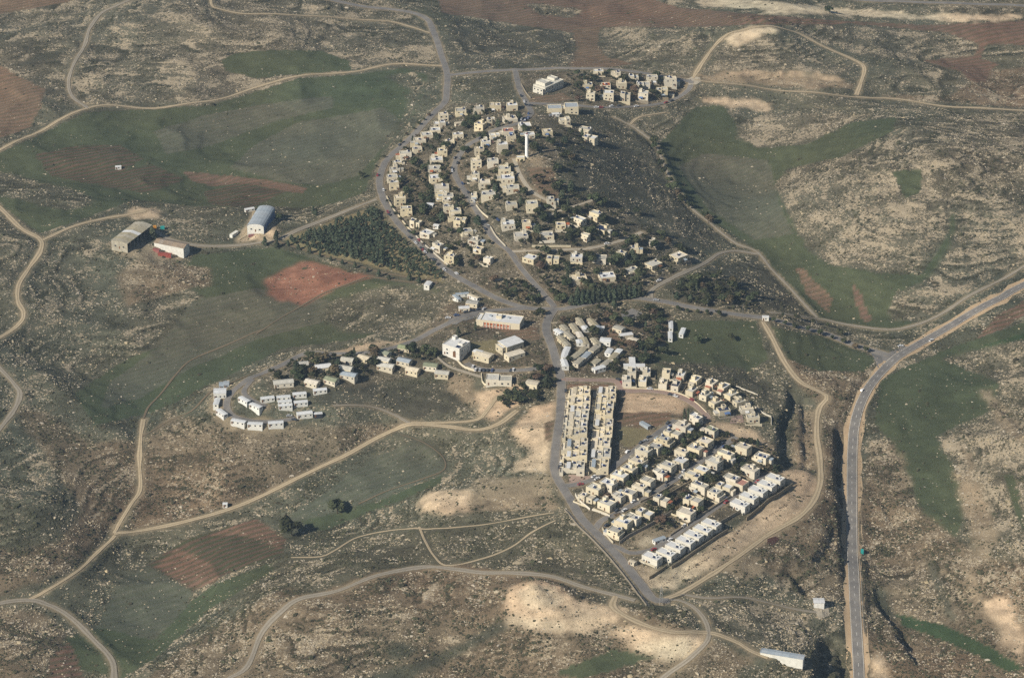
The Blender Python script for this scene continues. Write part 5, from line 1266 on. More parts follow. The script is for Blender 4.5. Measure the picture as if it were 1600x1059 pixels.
# farm
def barn(px, py, L, D, H, ang, label, roofm, name, pitch=0.12, open_side=None, strips=None, wallm='trailer_wall', arch=False):
    x, y, z = place(px, py, H); z = seat(x, y, z, L, D, ang, 0.85); root = empty(name, (x, y, z), R(ang)); tag(root, label, 'barn' if name == 'barn' else name)
    hx, hy, r = L / 2, D / 2, pitch * D
    MB().quad((-hx, -hy, -5), (-hx, hy, -5), (-hx, hy, H), (-hx, -hy, H)).put('end_wall', wallm, root); MB().quad((hx, hy, -5), (hx, -hy, -5), (hx, -hy, H), (hx, hy, H)).put('end_wall', wallm, root)
    MB().box(-hx, hx, hy - 0.2, hy, -5, H).put('side_wall', wallm, root)
    if open_side is None: MB().box(-hx, hx, -hy, -hy + 0.2, -5, H).put('side_wall', 'tarp_blue' if name == 'hangar' else wallm, root)
    else:
        k = int(L / 5)
        for q in range(k + 1): MB().box(-0.18, 0.18, -0.18, 0.18, -3, H).put('post', 'steel', root, (-hx + L * q / k * 0.98 + 0.3, -hy + 0.4, 0))
    prof = [(-hy - 0.4, H + 0.02), (0, H + r + 0.05), (hy + 0.4, H + 0.02)] if not arch else [((hy + 0.3) * -math.cos(math.pi * t / 8), H + 0.02 + r * math.sin(math.pi * t / 8)) for t in range(9)]
    for sx in (-hx - 0.01, hx + 0.01): MB().poly([(sx, max(-hy, min(hy, a_)), b_ - 0.03) for a_, b_ in (prof if sx < 0 else prof[::-1])]).put('gable', wallm, root)
    n_ = strips or max(4, int(L / 3.5)); a = hx + 0.4
    for q in range(n_):
        x0, x1 = -a + 2 * a * q / n_, -a + 2 * a * (q + 1) / n_ - 0.04
        rm_ = roofm if not (name == 'barn' and strips and q in (n_ // 2,)) else 'roof_white'
        f_ = MB()
        for (ya_, za_), (yb_, zb_) in zip(prof[:-1], prof[1:]): f_.quad((x0, ya_, za_), (x1, ya_, za_), (x1, yb_, zb_), (x0, yb_, zb_))
        f_.put('roof_sheet', rm_, root, (0, 0, 0.02 * (q % 2)))
    put('door', DOOR(), root, (-hx, 0.0, 0.0), R(-90)); put('window', WIN(1.5, 1.1), root, (-hx, -hy * 0.5, 1.6), R(-90)); put('window', WIN(1.5, 1.1), root, (-hx, hy * 0.5, 1.6), R(-90))
    for s in (-0.35, -0.1, 0.1, 0.35): OCC.append((x + L * s * math.cos(R(ang)), y + L * s * math.sin(R(ang)), D * 0.6))
    HOUSES.append((x, y, 'the ' + ' '.join(label.split()[:3])))
    return root
barn(206, 369, 38, 15, 6.0, 66, 'large beige-roofed barn with an open shaded side', 'roof_beige_metal', 'barn', 0.10, True, 9, 'roof_beige_metal')
barn(269, 388, 27, 9.5, 3.8, -24, 'long brown-roofed stable with red containers in front', 'roof_brown', 'stable', 0.16)
barn(408, 344, 36, 14, 4.4, 80, 'arched blue-grey sheet-metal hangar with a cream front wall', 'roof_metal', 'hangar', 0.20, arch=True)
barn(1222, 1030, 27, 5.0, 2.3, -17, 'long low white shed on the near slope', 'roof_metal', 'long_shed', 0.06, None, 6)
barn(1279, 943, 6.6, 5.5, 3.4, 0, 'corrugated white shed with a concrete yard near the highway', 'roof_white', 'corrugated_shed', 0.05, None, 4)

# containers, machines
def container(px, py, L, D, H, ang, mat, label, cat='container'):
    x, y, z = place(px, py, H); root = empty(cat.replace(' ', '_'), (x, y, z), R(ang)); tag(root, label, cat)
    MB().box(-L / 2, L / 2, -D / 2, D / 2, -0.4, H).put('body', mat, root)
    k = int(L / 0.9)
    ribs = MB()
    for q in range(k + 1):
        xx = -L / 2 + 0.1 + (L - 0.2) * q / k
        ribs.box(xx - 0.06, xx + 0.06, -D / 2 - 0.05, D / 2 + 0.05, 0.1, H + 0.05)
    ribs.put('ribs', mat, root); MB().box(L / 2 + 0.001, L / 2 + 0.06, -D / 2 + 0.15, D / 2 - 0.15, 0.1, H - 0.15).put('door', 'steel', root)
    return root
container(245, 391, 6, 2.6, 2.6, -24, 'red_paint', 'red freight container at the upper end of the stable front')
container(258, 398, 11, 3.0, 2.8, -12, 'red_paint', 'long rusty red container below the stable')
container(242, 355, 2.6, 2.4, 2.4, 10, 'orange_paint', 'small orange container beside the barn')
container(254, 356, 3.4, 2.4, 2.4, 5, 'teal_paint', 'small green container uphill of the orange one')
container(393, 368, 5, 2.6, 1.6, 10, 'red_paint', 'low red trailer box in front of the hangar')
container(392, 360, 5.5, 2.4, 2.2, 6, 'red_paint', 'red container against the hangar front')
container(366, 366, 9, 2.8, 2.8, 60, 'trailer_wall', 'pale truck box parked beside the hangar yard')
container(1347, 861, 3.0, 1.8, 2.2, 86, 'teal_paint', 'teal bus shelter box at the highway edge')
container(1008, 664, 9, 3.0, 2.4, -50, 'roof_metal', 'grey playground shelter on the brown lawn')

# lattice mast and street lamps
def mast(px, py, hgt, label):
    x, y, z = ground(px, py); root = empty('lattice_mast', (float(x[0]), float(y[0]), float(z[0]))); tag(root, label, 'mast')
    m_ = MB(); w0, w1 = 1.1, 0.35
    for s, t in ((1, 1), (-1, 1), (-1, -1), (1, -1)): m_.bar((s * w0, t * w0, -1), (s * w1, t * w1, hgt), 0.09)
    m_.put('legs', 'steel', root); br = MB(); k = 7
    for q in range(k):
        a = w0 + (w1 - w0) * q / k; b2 = w0 + (w1 - w0) * (q + 1) / k; za, zb = hgt * q / k, hgt * (q + 1) / k
        for (s, t), (u, v2) in (((1, 1), (-1, 1)), ((-1, 1), (-1, -1)), ((-1, -1), (1, -1)), ((1, -1), (1, 1))):
            br.bar((s * a, t * a, za), (u * b2, v2 * b2, zb), 0.05)
    br.put('bracing', 'steel', root); MB().bar((0, 0, hgt), (0, 0, hgt + 2.5), 0.06).put('antenna', 'steel', root)
    MB().box(-1.6, 1.6, -1.6, 1.6, -1.5, 0.4).put('footing', 'retaining_stone', root)
    OCC.append((float(x[0]), float(y[0]), 3))
mast(1033, 944, 13.5, 'grey lattice mast where the main street meets the gravel')
LAMP = []
def lamp(px, py, rz, label):
    x, y, z = ground(px, py); root = empty('street_lamp', (float(x[0]), float(y[0]), float(z[0])), rz); tag(root, label, 'street lamp', 'street lamps')
    put('pole', shared('lpole', lambda: MB().cyl(0, 0, -0.5, 7.5, 0.11, 0.07, 6).mesh('pole', 'steel')), root)
    put('lamp_head', shared('lhead', lambda: MB().bar((0, 0, 7.4), (1.3, 0, 7.7), 0.05).box(1.0, 1.8, -0.15, 0.15, 7.6, 7.8).mesh('lamp_head', 'steel')), root)
for k, (px, py) in enumerate([(886,600),(885,640),(881,690),(877,740),(905,790),(940,828),(968,858),(995,892)]): lamp(px, py, R(180), f'street lamp, {ORD[k]} from the cross street along the main street')
for k, (px, py) in enumerate([(1370,548),(1325,532),(1275,515),(1225,502),(1160,489),(1105,481),(1050,470)]): lamp(px, py, R(-90), f'street lamp, {ORD[k]} from the highway along the access road')
for k, (px, py) in enumerate([(745,447),(705,424),(668,392),(640,360),(612,325)]): lamp(px, py, R(200), f'street lamp, {ORD[k]} from the junction along the outer ring road')

# ------------------------------------------------------------------ retaining and garden walls
def wall_line(pts, hgt, thick, mat, label, name='retaining_wall', below=4.0, top_at=None):
    p = np.array(pts, float); x, y, z = ground(p[:, 0], p[:, 1]); ln = smooth_line(np.stack([x, y], 1), 4.0) if len(p) > 2 else np.stack([x, y], 1)
    if len(p) == 2: ln = np.linspace(ln[0], ln[1], max(2, int(np.hypot(*(ln[1] - ln[0])) / 4)))
    d = np.gradient(ln, axis=0); d /= np.hypot(d[:, 0], d[:, 1])[:, None]; nn = np.stack([d[:, 1], -d[:, 0]], 1) * thick / 2
    zz = lookup(HGT, ln[:, 0], ln[:, 1])
    m_ = MB()
    for k in range(len(ln)):
        a, b2 = ln[k] - nn[k], ln[k] + nn[k]
        m_.v += [(*a, zz[k] - below), (*b2, zz[k] - below), (*b2, zz[k] + hgt), (*a, zz[k] + hgt)]
    for k in range(len(ln) - 1):
        i = 4 * k
        for q in ((0, 3, 7, 4), (3, 2, 6, 7), (2, 1, 5, 6)): m_.f.append(tuple(i + s for s in q))
    i = 4 * (len(ln) - 1); m_.f += [(0, 1, 2, 3), (i + 3, i + 2, i + 1, i)]
    o = m_.put(name, mat); tag(o, label, 'wall')
    for q in ln: OCC.append((q[0], q[1], 1.2))
WALLS = [
 ([(882,797),(903,822),(928,846),(953,873),(978,904),(998,931),(1010,946)], 1.3, 0.4, 'retaining_stone', 'long dark wall standing in for the shaded bank beside the main street'),  # dark wall added for the shaded face of the roadside bank
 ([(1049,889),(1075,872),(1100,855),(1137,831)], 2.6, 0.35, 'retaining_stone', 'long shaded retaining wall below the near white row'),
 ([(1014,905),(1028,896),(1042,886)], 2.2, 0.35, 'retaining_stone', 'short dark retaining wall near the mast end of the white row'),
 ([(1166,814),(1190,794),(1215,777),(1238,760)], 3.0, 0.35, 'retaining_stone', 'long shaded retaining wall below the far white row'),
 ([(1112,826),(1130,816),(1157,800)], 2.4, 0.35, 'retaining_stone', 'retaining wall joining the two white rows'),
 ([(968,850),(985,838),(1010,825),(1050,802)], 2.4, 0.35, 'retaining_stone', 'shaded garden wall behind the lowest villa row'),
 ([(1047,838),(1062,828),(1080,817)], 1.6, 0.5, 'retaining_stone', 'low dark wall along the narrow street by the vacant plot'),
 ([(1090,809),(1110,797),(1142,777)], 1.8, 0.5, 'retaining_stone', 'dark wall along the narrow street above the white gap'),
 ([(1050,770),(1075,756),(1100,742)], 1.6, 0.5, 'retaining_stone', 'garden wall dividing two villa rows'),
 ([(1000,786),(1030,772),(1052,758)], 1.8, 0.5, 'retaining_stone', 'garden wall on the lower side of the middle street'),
 ([(899,773),(904,782),(922,797)], 1.6, 0.4, 'limestone', 'cream garden wall at the main street corner of the villas'),
 ([(925,797),(940,802),(953,807)], 1.4, 0.4, 'limestone', 'cream garden wall beside the middle street mouth'),
 ([(941,826),(948,838),(958,849)], 1.5, 0.4, 'limestone', 'cream garden wall at the lowest villa corner'),
 ([(999,876),(1012,882),(1026,888)], 1.2, 0.4, 'limestone', 'pale garden wall in front of the first white duplex'),
 ([(1082,771),(1100,779),(1122,788)], 1.3, 0.4, 'limestone', 'yellow garden wall running down between villas'),
 ([(1047,803),(1060,808),(1073,813)], 1.2, 0.4, 'limestone', 'yellow garden wall above the vacant plot'),
 ([(831,386),(860,386),(892,386)], 1.6, 0.6, 'limestone', 'stone retaining wall above the concrete hill street'),
 ([(650,370),(662,382),(680,398),(700,415)], 1.4, 0.5, 'limestone', 'sunlit stone wall along the outer ring road'),
 ([(604,308),(615,328),(632,350),(645,365)], 1.4, 0.5, 'limestone', 'sunlit stone wall along the upper outer ring road'),
 ([(744,322),(752,332),(763,341)], 1.4, 0.5, 'limestone', 'orange stone wall at the inner street bend'),
 ([(766,355),(775,370),(790,386)], 1.4, 0.5, 'limestone', 'pale stone wall below the inner street bend'),
 ([(803,400),(822,423),(845,449),(868,474)], 0.6, 0.3, 'retaining_stone', 'low kerb wall along the lower inner street'),
 ([(973,607),(1010,608),(1042,611),(1068,618),(1088,630),(1104,645)], 0.9, 0.4, 'limestone', 'low pale wall along the paved new street'),
 ([(711,548),(714,562),(725,574),(742,580)], 1.6, 0.5, 'limestone', 'curved cream wall round the parking lane'),
 ([(684,560),(700,573),(722,581),(752,590)], 1.8, 0.6, 'retaining_stone', 'sandy stone wall below the parking lane'),
 ([(752,585),(755,600),(770,603),(803,602)], 1.4, 0.5, 'limestone', 'cream terrace wall round the long clinic'),
 ([(1180,637),(1195,648),(1204,651),(1205,664)], 1.2, 0.4, 'limestone', 'boundary wall of the last new duplex'),
 ([(1150,604),(1170,612),(1184,618)], 1.0, 0.4, 'limestone', 'boundary wall behind the upper new duplexes'),
 ([(855,147),(868,141),(884,132)], 1.2, 0.4, 'limestone', 'low terrace wall below the white community hall'),
 ([(814,132),(822,146),(829,154)], 1.2, 0.5, 'retaining_stone', 'rough stone bank beside the community hall lane'),
]
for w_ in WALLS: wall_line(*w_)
def rubble(pts, label):
    p = np.array(pts, float); x, y, z = ground(p[:, 0], p[:, 1]); ln = smooth_line(np.stack([x, y], 1), 0.7); m_ = MB()
    for q in ln:
        if random.random() < 0.3: continue
        a, b2 = q[0] + random.gauss(0, 0.5), q[1] + random.gauss(0, 0.5); r, h = random.uniform(0.2, 0.6), random.uniform(0.2, 0.9); zz = float(lookup(HGT, a, b2))
        m_.cyl(a, b2, zz - 0.2, zz + h, r, r * 0.6, 5)
    tag(m_.put('rubble_row', 'rubble'), label, 'rubble', 'rubble rows on the sandy strip')
for k, q in enumerate([[(1040,912),(1050,904),(1056,895)],[(1066,896),(1090,882),(1110,871)],[(1096,868),(1120,853),(1150,838)],[(1146,836),(1160,825),(1170,816)],[(1196,810),(1215,797),(1235,783)],[(1075,912),(1110,893),(1135,876)]]):
    rubble(q, f'low dark rubble row on the sandy strip, {ORD[k]} from the mast')
pad('spoil_patch', 'dark_soil', [(1199,842),(1211,838),(1218,842),(1206,853),(1199,850)], 'small dark maroon soil patch on the pale sand', 0.25, 'soil patch')
# security fence along the main street
def fence(pts, label):
    p = np.array(pts, float); x, y, z = ground(p[:, 0], p[:, 1]); ln = smooth_line(np.stack([x, y], 1), 5.0); zz = lookup(HGT, ln[:, 0], ln[:, 1])
    root = empty('security_fence', (float(ln[0, 0]), float(ln[0, 1]), float(zz[0]))); tag(root, label, 'fence')
    me = shared('fpost', lambda: MB().box(-0.06, 0.06, -0.06, 0.06, -0.8, 2.3).mesh('post', 'steel'))
    w_ = MB()
    for k in range(len(ln)):
        q = (ln[k, 0] - ln[0, 0], ln[k, 1] - ln[0, 1], zz[k] - zz[0]); put('post', me, root, q)
        if k:
            for h in (0.5, 1.2, 1.9): w_.bar((o_[0], o_[1], o_[2] + h), (q[0], q[1], q[2] + h), 0.03)
        o_ = q
    w_.put('wires', 'steel', root)
fence([(884,797),(905,822),(930,845),(955,872),(980,903),(1000,930),(1014,948)], 'dark wire security fence on the scrub side of the main street')
fence([(1345,640),(1341,700),(1340,800),(1345,900),(1350,990)], 'thin wire fence on the valley side of the highway')

# ------------------------------------------------------------------ vehicles
def car_meshes(col):
    def body():
        m_ = MB()
        m_.box(-2.1, 2.1, -0.85, 0.85, 0.35, 0.85).box(-1.3, 0.45, -0.66, 0.66, 1.42, 1.47); return m_.mesh('body', col)
    def cab():
        m_ = MB(); k = 0
        m_.v += [(-1.7, -0.8, 0.85), (1.0, -0.8, 0.85), (1.0, 0.8, 0.85), (-1.7, 0.8, 0.85), (-1.3, -0.66, 1.42), (0.45, -0.66, 1.42), (0.45, 0.66, 1.42), (-1.3, 0.66, 1.42)]
        m_.f += [(0, 1, 5, 4), (1, 2, 6, 5), (2, 3, 7, 6), (3, 0, 4, 7)]; return m_.mesh('windows', 'glass')
    def top(): return MB().box(-1.3, 0.45, -0.66, 0.66, 1.42, 1.47).mesh('roof', col)
    return shared(('cb', col), body), shared('cc', cab), shared(('ct', col), top)
def _wheel():
    m_ = MB(); k = 8
    for y_ in (-0.1, 0.1):
        for a in range(k): m_.v.append((0.33 * math.cos(2 * math.pi * a / k), y_, 0.33 * math.sin(2 * math.pi * a / k)))
    for a in range(k): m_.f.append((a, (a + 1) % k, k + (a + 1) % k, k + a))
    m_.f += [tuple(range(k))[::-1], tuple(range(k, 2 * k))]; return m_.mesh('wheel', 'rubber')
def car(px, py, ang, col, label, group='parked cars'):
    x, y, z = ground(px, py); root = empty('car', (float(x[0]), float(y[0]), float(z[0]) + 0.42), R(ang)); tag(root, label, 'car', group)
    b_, c_, t_ = car_meshes(col)
    put('body', b_, root); put('windows', c_, root)
    wh = shared('wheel', _wheel)
    for sx in (-1.3, 1.3):
        for sy in (-0.8, 0.8): put('wheel', wh, root, (sx, sy, 0.33))
CN = {'car_white': 'white', 'car_silver': 'silver', 'car_dark': 'dark', 'car_blue': 'blue', 'car_red': 'red'}
CC = list(CN)
for k, (px, py, c) in enumerate([(739,574,0),(743,579,0),(750,579.5,1),(756,580,2),(762,580,2),(769,580,3),(798,580,2),(802,579,0)]): car(px, py, 80, CC[c], f'{CN[CC[c]]} car, {ORD[k]} from the synagogue along the curved parking lane')
for k, (px, py, a, c) in enumerate([(884,612,88,2),(884,653,86,2),(880,674,86,2),(878,702,84,2),(877,718,84,1),(876,725,84,0),(874,731,84,2)]): car(px, py, a, CC[c], f'{CN[CC[c]]} car, {ORD[k]} from the cross street along the main street')
for k, (px, py, a, c) in enumerate([(700,498,14,0),(713,494,18,3),(728,489,25,2),(737,487,20,2),(748,485,30,2),(756,484,60,1)]): car(px, py, a, CC[c], f'{CN[CC[c]]} car, {ORD[k]} from the trailer lane along the school car park')
for px, py, a, c, lab in [(1347,611,60,0,'white car parked at the highway bend'),(1455,533,45,0,'white car driving on the highway towards the junction'),(1407,542,20,0,'white car waiting beside the access junction'),
 (452,651,10,1,'grey car standing above the outer trailer loop'),(460,657,160,2,'dark car at the end of the outer trailer loop'),(509,557,5,3,'blue car on the lane beside the bungalows'),(1021,485,8,0,'white van-like car beside the sports court'),(980,707,60,0,'white car at the lawn corner by the terraces'),
 (1008,690,35,1,'silver car by the lawn in the first villa street'),(1014,684,38,2,'dark car uphill of the silver one by the lawn'),(948,382,22,0,'white car in the concrete cul-de-sac'),(1062,410,30,0,'white car outside the eastern apartment row'),(1029,440,30,0,'white car on the access track under the apartments'),(1033,437,30,2,'dark car uphill on the access track under the apartments'),
 (778,345,-60,3,'blue car on the inner street bend'),(608,337,-52,2,'dark car on the upper outer ring road'),(641,373,-48,2,'dark car halfway down the outer ring road'),(678,407,-40,2,'dark car at the ring road wall'),(711,248,60,2,'dark car on the inner street below the tower'),(720,249,60,2,'dark car across the inner street'),(829,166,10,2,'dark car crossing at the hill lane head'),
 (890,505,40,2,'black covered car at the junction corner'),(948,822,40,2,'dark car parked at the middle street mouth'),(862,182,15,1,'silver car under the twin-roofed hall'),(873,180,15,0,'white car under the twin-roofed hall'),(1025,470,-5,1,'silver car on the access road by the conifers')]:
    car(px, py, a, CC[c], lab)

# more parked cars along the kerbs of the streets
def kerb_cars(road_k, name, n_, t0, t1, seed, frm):
    ln = ROAD_GEO[road_k]; wd = ROADS[road_k][2]; r = random.Random(seed); d = np.gradient(ln, axis=0); d /= np.hypot(d[:, 0], d[:, 1])[:, None]
    for k, t in enumerate(sorted(r.uniform(t0, t1) for _ in range(n_))):
        i = int(t * (len(ln) - 1)); s = r.choice([-1, 1]); q = ln[i] + np.array([d[i, 1], -d[i, 0]]) * s * (wd / 2 - 0.9)
        c = r.choice(['car_white', 'car_white', 'car_silver', 'car_dark', 'car_dark', 'car_blue', 'car_red'])
        px, py = project(np.array([q[0]]), np.array([q[1]]), lookup(HGT, q[:1], q[1:]))
        car(float(px[0]), float(py[0]), math.degrees(math.atan2(d[i, 1], d[i, 0])) + (180 if s < 0 else 0), c, f'{CN[c]} kerbside car, {ORD[k]} from {frm} along {name}', 'cars parked along the kerbs')
RI = {r_[4]: k for k, r_ in enumerate(ROADS)}
for nm_, key, n_, t0, t1, fr_ in (('the inner ring street', 'inner ring', 18, 0.15, 0.9, 'its uphill end'), ('the outer ring road', 'long asphalt road', 14, 0.08, 0.45, 'the junction'), ('the middle villa street', 'middle villa', 10, 0.1, 0.95, 'the main street'), ('the first villa street', 'paved street between', 7, 0.1, 0.95, 'the main street'), ('the narrow white-row street', 'narrow street', 7, 0.15, 0.95, 'the main street'), ('the pink paved street', 'pink paved', 6, 0.2, 0.95, 'the main street'), ('the lower loop street', 'lower street of', 7, 0.15, 0.8, 'the roundabout')):
    kerb_cars([v_ for k_, v_ in RI.items() if k_.startswith(key)][0], nm_, n_, t0, t1, len(nm_), fr_)
# ------------------------------------------------------------------ trees
def leaf_cloud(rr, n_, shape, size):
    """n_ small leaf faces spread through a lumpy crown; shape(rr) gives a point and its outward direction"""
    V, F = [], []
    for k in range(n_):
        p, o = shape(rr)
        o = o / max(np.linalg.norm(o), 1e-6)
        u = np.cross(o, rr.normal(0, 1, 3)); u /= max(np.linalg.norm(u), 1e-6); w = np.cross(o, u)
        tilt = rr.uniform(-0.7, 0.7, 2); u = u + o * tilt[0]; w = w + o * tilt[1]
        s = size * rr.uniform(0.6, 1.25); i = len(V)
        V += [p - u * s, p + w * s * 0.8, p + u * s, p - w * s * 0.8]
        F.append((i, i + 1, i + 2, i + 3))
    return V, F
def crown_round(seed):
    rr = np.random.default_rng(seed)
    lobes = [(np.array([rr.uniform(-0.28, 0.28), rr.uniform(-0.28, 0.28), rr.uniform(0.5, 0.82)]), rr.uniform(0.17, 0.30)) for _ in range(7)]
    def shape(r):
        c, rad = lobes[r.integers(len(lobes))]
        d = r.normal(0, 1, 3); d /= np.linalg.norm(d)
        return c + d * rad * r.uniform(0.55, 1.05) * np.array([1, 1, 0.8]), d + np.array([0, 0, 0.4])
    return leaf_cloud(rr, 210, shape, 0.105)
def crown_pine(seed):
    rr = np.random.default_rng(seed)
    def shape(r):
        t = r.uniform(0, 1) ** 0.8; a = r.uniform(0, 6.283); rad = (0.32 * (1 - t) ** 0.7 + 0.03) * r.uniform(0.4, 1.1) * (1 + 0.25 * math.sin(5 * a + seed))
        return np.array([rad * math.cos(a), rad * math.sin(a), 0.14 + 0.86 * t]), np.array([math.cos(a), math.sin(a), 0.6])
    return leaf_cloud(rr, 200, shape, 0.095)
def crown_cypress(seed):
    rr = np.random.default_rng(seed)
    def shape(r):
        t = r.uniform(0, 1); a = r.uniform(0, 6.283); rad = 0.115 * math.sin(math.pi * min(1, 0.12 + 0.88 * t) ** 0.7) * r.uniform(0.5, 1.1) + 0.01
        return np.array([rad * math.cos(a), rad * math.sin(a), 0.08 + 0.92 * t]), np.array([math.cos(a), math.sin(a), 0.5])
    return leaf_cloud(rr, 140, shape, 0.06)
def trunk_mesh(kind):
    m_ = MB(); m_.cyl(0, 0, -0.15, 0.55 if kind == 'round' else 0.7, 0.035, 0.016, 6)
    if kind == 'round':
        for a in (0.4, 2.5, 4.4): m_.bar((0, 0, 0.3), (0.2 * math.cos(a), 0.2 * math.sin(a), 0.62), 0.011)
    return m_.mesh('trunk', 'bark')
CR = {}
for k in range(6): CR['round', k] = crown_round(100 + k)
for k in range(4): CR['pine', k] = crown_pine(200 + k)
for k in range(2): CR['cypress', k] = crown_cypress(300 + k)
NV = {'round': 6, 'pine': 4, 'cypress': 2}
TM = {}
def crown_mesh(kind, k, mat):
    if (kind, k, mat) not in TM:
        V, F = CR[kind, k]; TM[kind, k, mat] = mesh_np('crown', np.array(V), np.array(F), mat)
    return TM[kind, k, mat]
TREES = []
ROADF = NEAR
def tree(x, y, hgt, kind, label, group, rr, mat=None, wide=1.0):
    z = float(lookup(HGT, x, y))
    root = empty('tree' if kind == 'round' else ('pine_tree' if kind == 'pine' else 'cypress_tree'), (x, y, z), rr.uniform(0, 6.28)); tag(root, label, 'tree', group)
    mat = mat or ('leaf_round' if kind == 'round' else 'leaf_pine')
    t = put('trunk', shared(('trunk', kind), lambda: trunk_mesh(kind)), root); t.scale = (hgt, hgt, hgt)
    c = put('crown', crown_mesh(kind, rr.randrange(NV[kind]), mat), root); c.scale = (hgt * wide, hgt * wide, hgt)
    TREES.append((x, y, hgt))
SIZEW = lambda h: 'small' if h < 4.2 else ('tall' if h > 7.5 else 'bushy')
TINT = {'leaf_round': 'dark green', 'leaf_dry': 'brownish', 'leaf_pine': 'blue-green'}
used_labels = {}
HA_ = np.array([(h[0], h[1]) for h in HOUSES])
def tree_label(x, y, hgt, mat, kind):
    d = np.hypot(HA_[:, 0] - x, HA_[:, 1] - y)
    for j in np.argsort(d)[:14]:
        hx, hy, short = HOUSES[j]
        dx, dy = x - hx, y - hy
        rel = ('behind' if dy > 0 else 'in front of') if abs(dy) > abs(dx) else ('on the shady side of' if dx > 0 else 'on the sunny side of')
        for opt in (f'{SIZEW(hgt)} {TINT[mat]} tree {rel} {short}', f'{SIZEW(hgt)} {TINT[mat]} tree near {short}', f'{TINT[mat]} {"conifer" if kind != "round" else "tree"} close to {short}'):
            if len(opt.split()) <= 16 and opt not in used_labels:
                used_labels[opt] = 1; return opt
    return opt
# trees that stand out: photo point of the foot, height, kind
for px, py, hgt, kd, lab, wd in [(527,802,12.5,'round','big round lone tree by the green valley field',1.15),(456,836,13.5,'round','larger of two lone trees, beside the red ploughed field',1.25),(1296,22,8,'round','lone tree at the red soil edge under the pale slope',1.3),
   (716,527,9,'cypress','cypress on the slope below the school',1.5),(743,516,7,'cypress','slim cypress in front of the school wing',1.4),(1069,655,9,'cypress','first cypress by the lawn corner of the villas',1.0),(1075,656,9.5,'cypress','second cypress by the lawn corner of the villas',1.0),
   (490,335,7.5,'cypress','twin dark cypress above the farm road, upper one',1.8),(494,337,7.0,'cypress','twin dark cypress above the farm road, lower one',1.8),(432,376,9,'pine','dark pine at the corner of the plantation',0.9),(433,388,8,'pine','dark pine below the plantation corner',0.9),(414,384,8,'pine','dark pine beside the farm road bend',0.9),
   (238,372,10,'pine','tall dark pine between barn and stable',1.1),(435,345,6,'round','round tree behind the grey hangar',1.0),(1143,532,6,'round','lone shrub-like tree in the green field by the containers',1.3),(1090,536,7,'round','dark tree standing in the green field',1.3),(1313,523,6,'round','dark tree beside the access road embankment',1.0),(566,278,6,'round','dark tree above the outer ring road meadow',1.2),(1116,755,8,'round','big dark tree among the middle villas',1.2)]:
    x, y, z = ground(px, py); tree(float(x[0]), float(y[0]), hgt, kd, lab, None, random.Random(int(px)), None, wd); used_labels[lab] = 1
rows = [('conifer in the front line above the access road', 'conifer screen above the access road', [(893 + 8.2 * k, 477 - 0.75 * k - (0.02 * k * k)) for k in range(14)], 'pine', (8, 10.5)),
        ('conifer in the back line above the access road', 'conifer screen above the access road', [(903 + 8.0 * k, 467 - 0.5 * k) for k in range(12)], 'pine', (7.5, 10)),
        ('tree of the line along the green valley track', 'trees along the valley track', [(1024,236),(1029,248),(1031,262),(1037,275),(1044,288),(1050,299),(1057,309),(1067,318),(1076,327),(1101,341),(1107,349),(1021,228)], 'round', (7, 10)),
        ('small tree of the line under the pine plantation', 'young trees under the plantation', [(450,384),(466,390),(484,396),(500,402),(517,408),(535,413),(555,419),(574,425),(592,432),(608,437),(640,438),(655,442)], 'pine', (4, 6)),
        ('small street tree of the line along the upper outer road', 'street trees of the outer road', [(627,224),(636,212),(646,203),(655,196),(663,189),(588,262),(600,247),(670,182)], 'round', (2.6, 3.6)),
        ('small roadside tree of the line along the access road', 'roadside trees of the access road', [(1060,486),(1075,489),(1090,490),(1105,492),(1122,494),(1210,505),(1226,508),(1243,513),(1262,519),(1281,525),(1300,531),(1318,537),(1336,545),(1352,551),(1222,497),(1245,500),(1270,506),(1293,511)], 'round', (3.6, 5.6)),
        ('young tree of the line beside the parked cars', 'street trees of the outer road', [(606,318),(612,328),(618,337),(626,346),(634,356),(645,368),(660,385),(672,396),(700,420),(720,428)], 'round', (3, 5))]
for lab, grp, pts, kd, (h0, h1) in rows:
    for k, (px, py) in enumerate(pts):
        rr = random.Random(k * 13 + len(lab)); x, y, z = ground(px, py)
        tree(float(x[0]), float(y[0]), rr.uniform(h0, h1), kd, f'{ORD[k]} ' + lab, grp, rr, 'leaf_dry' if (kd == 'round' and rr.random() < 0.15) else None, rr.uniform(0.9, 1.25))

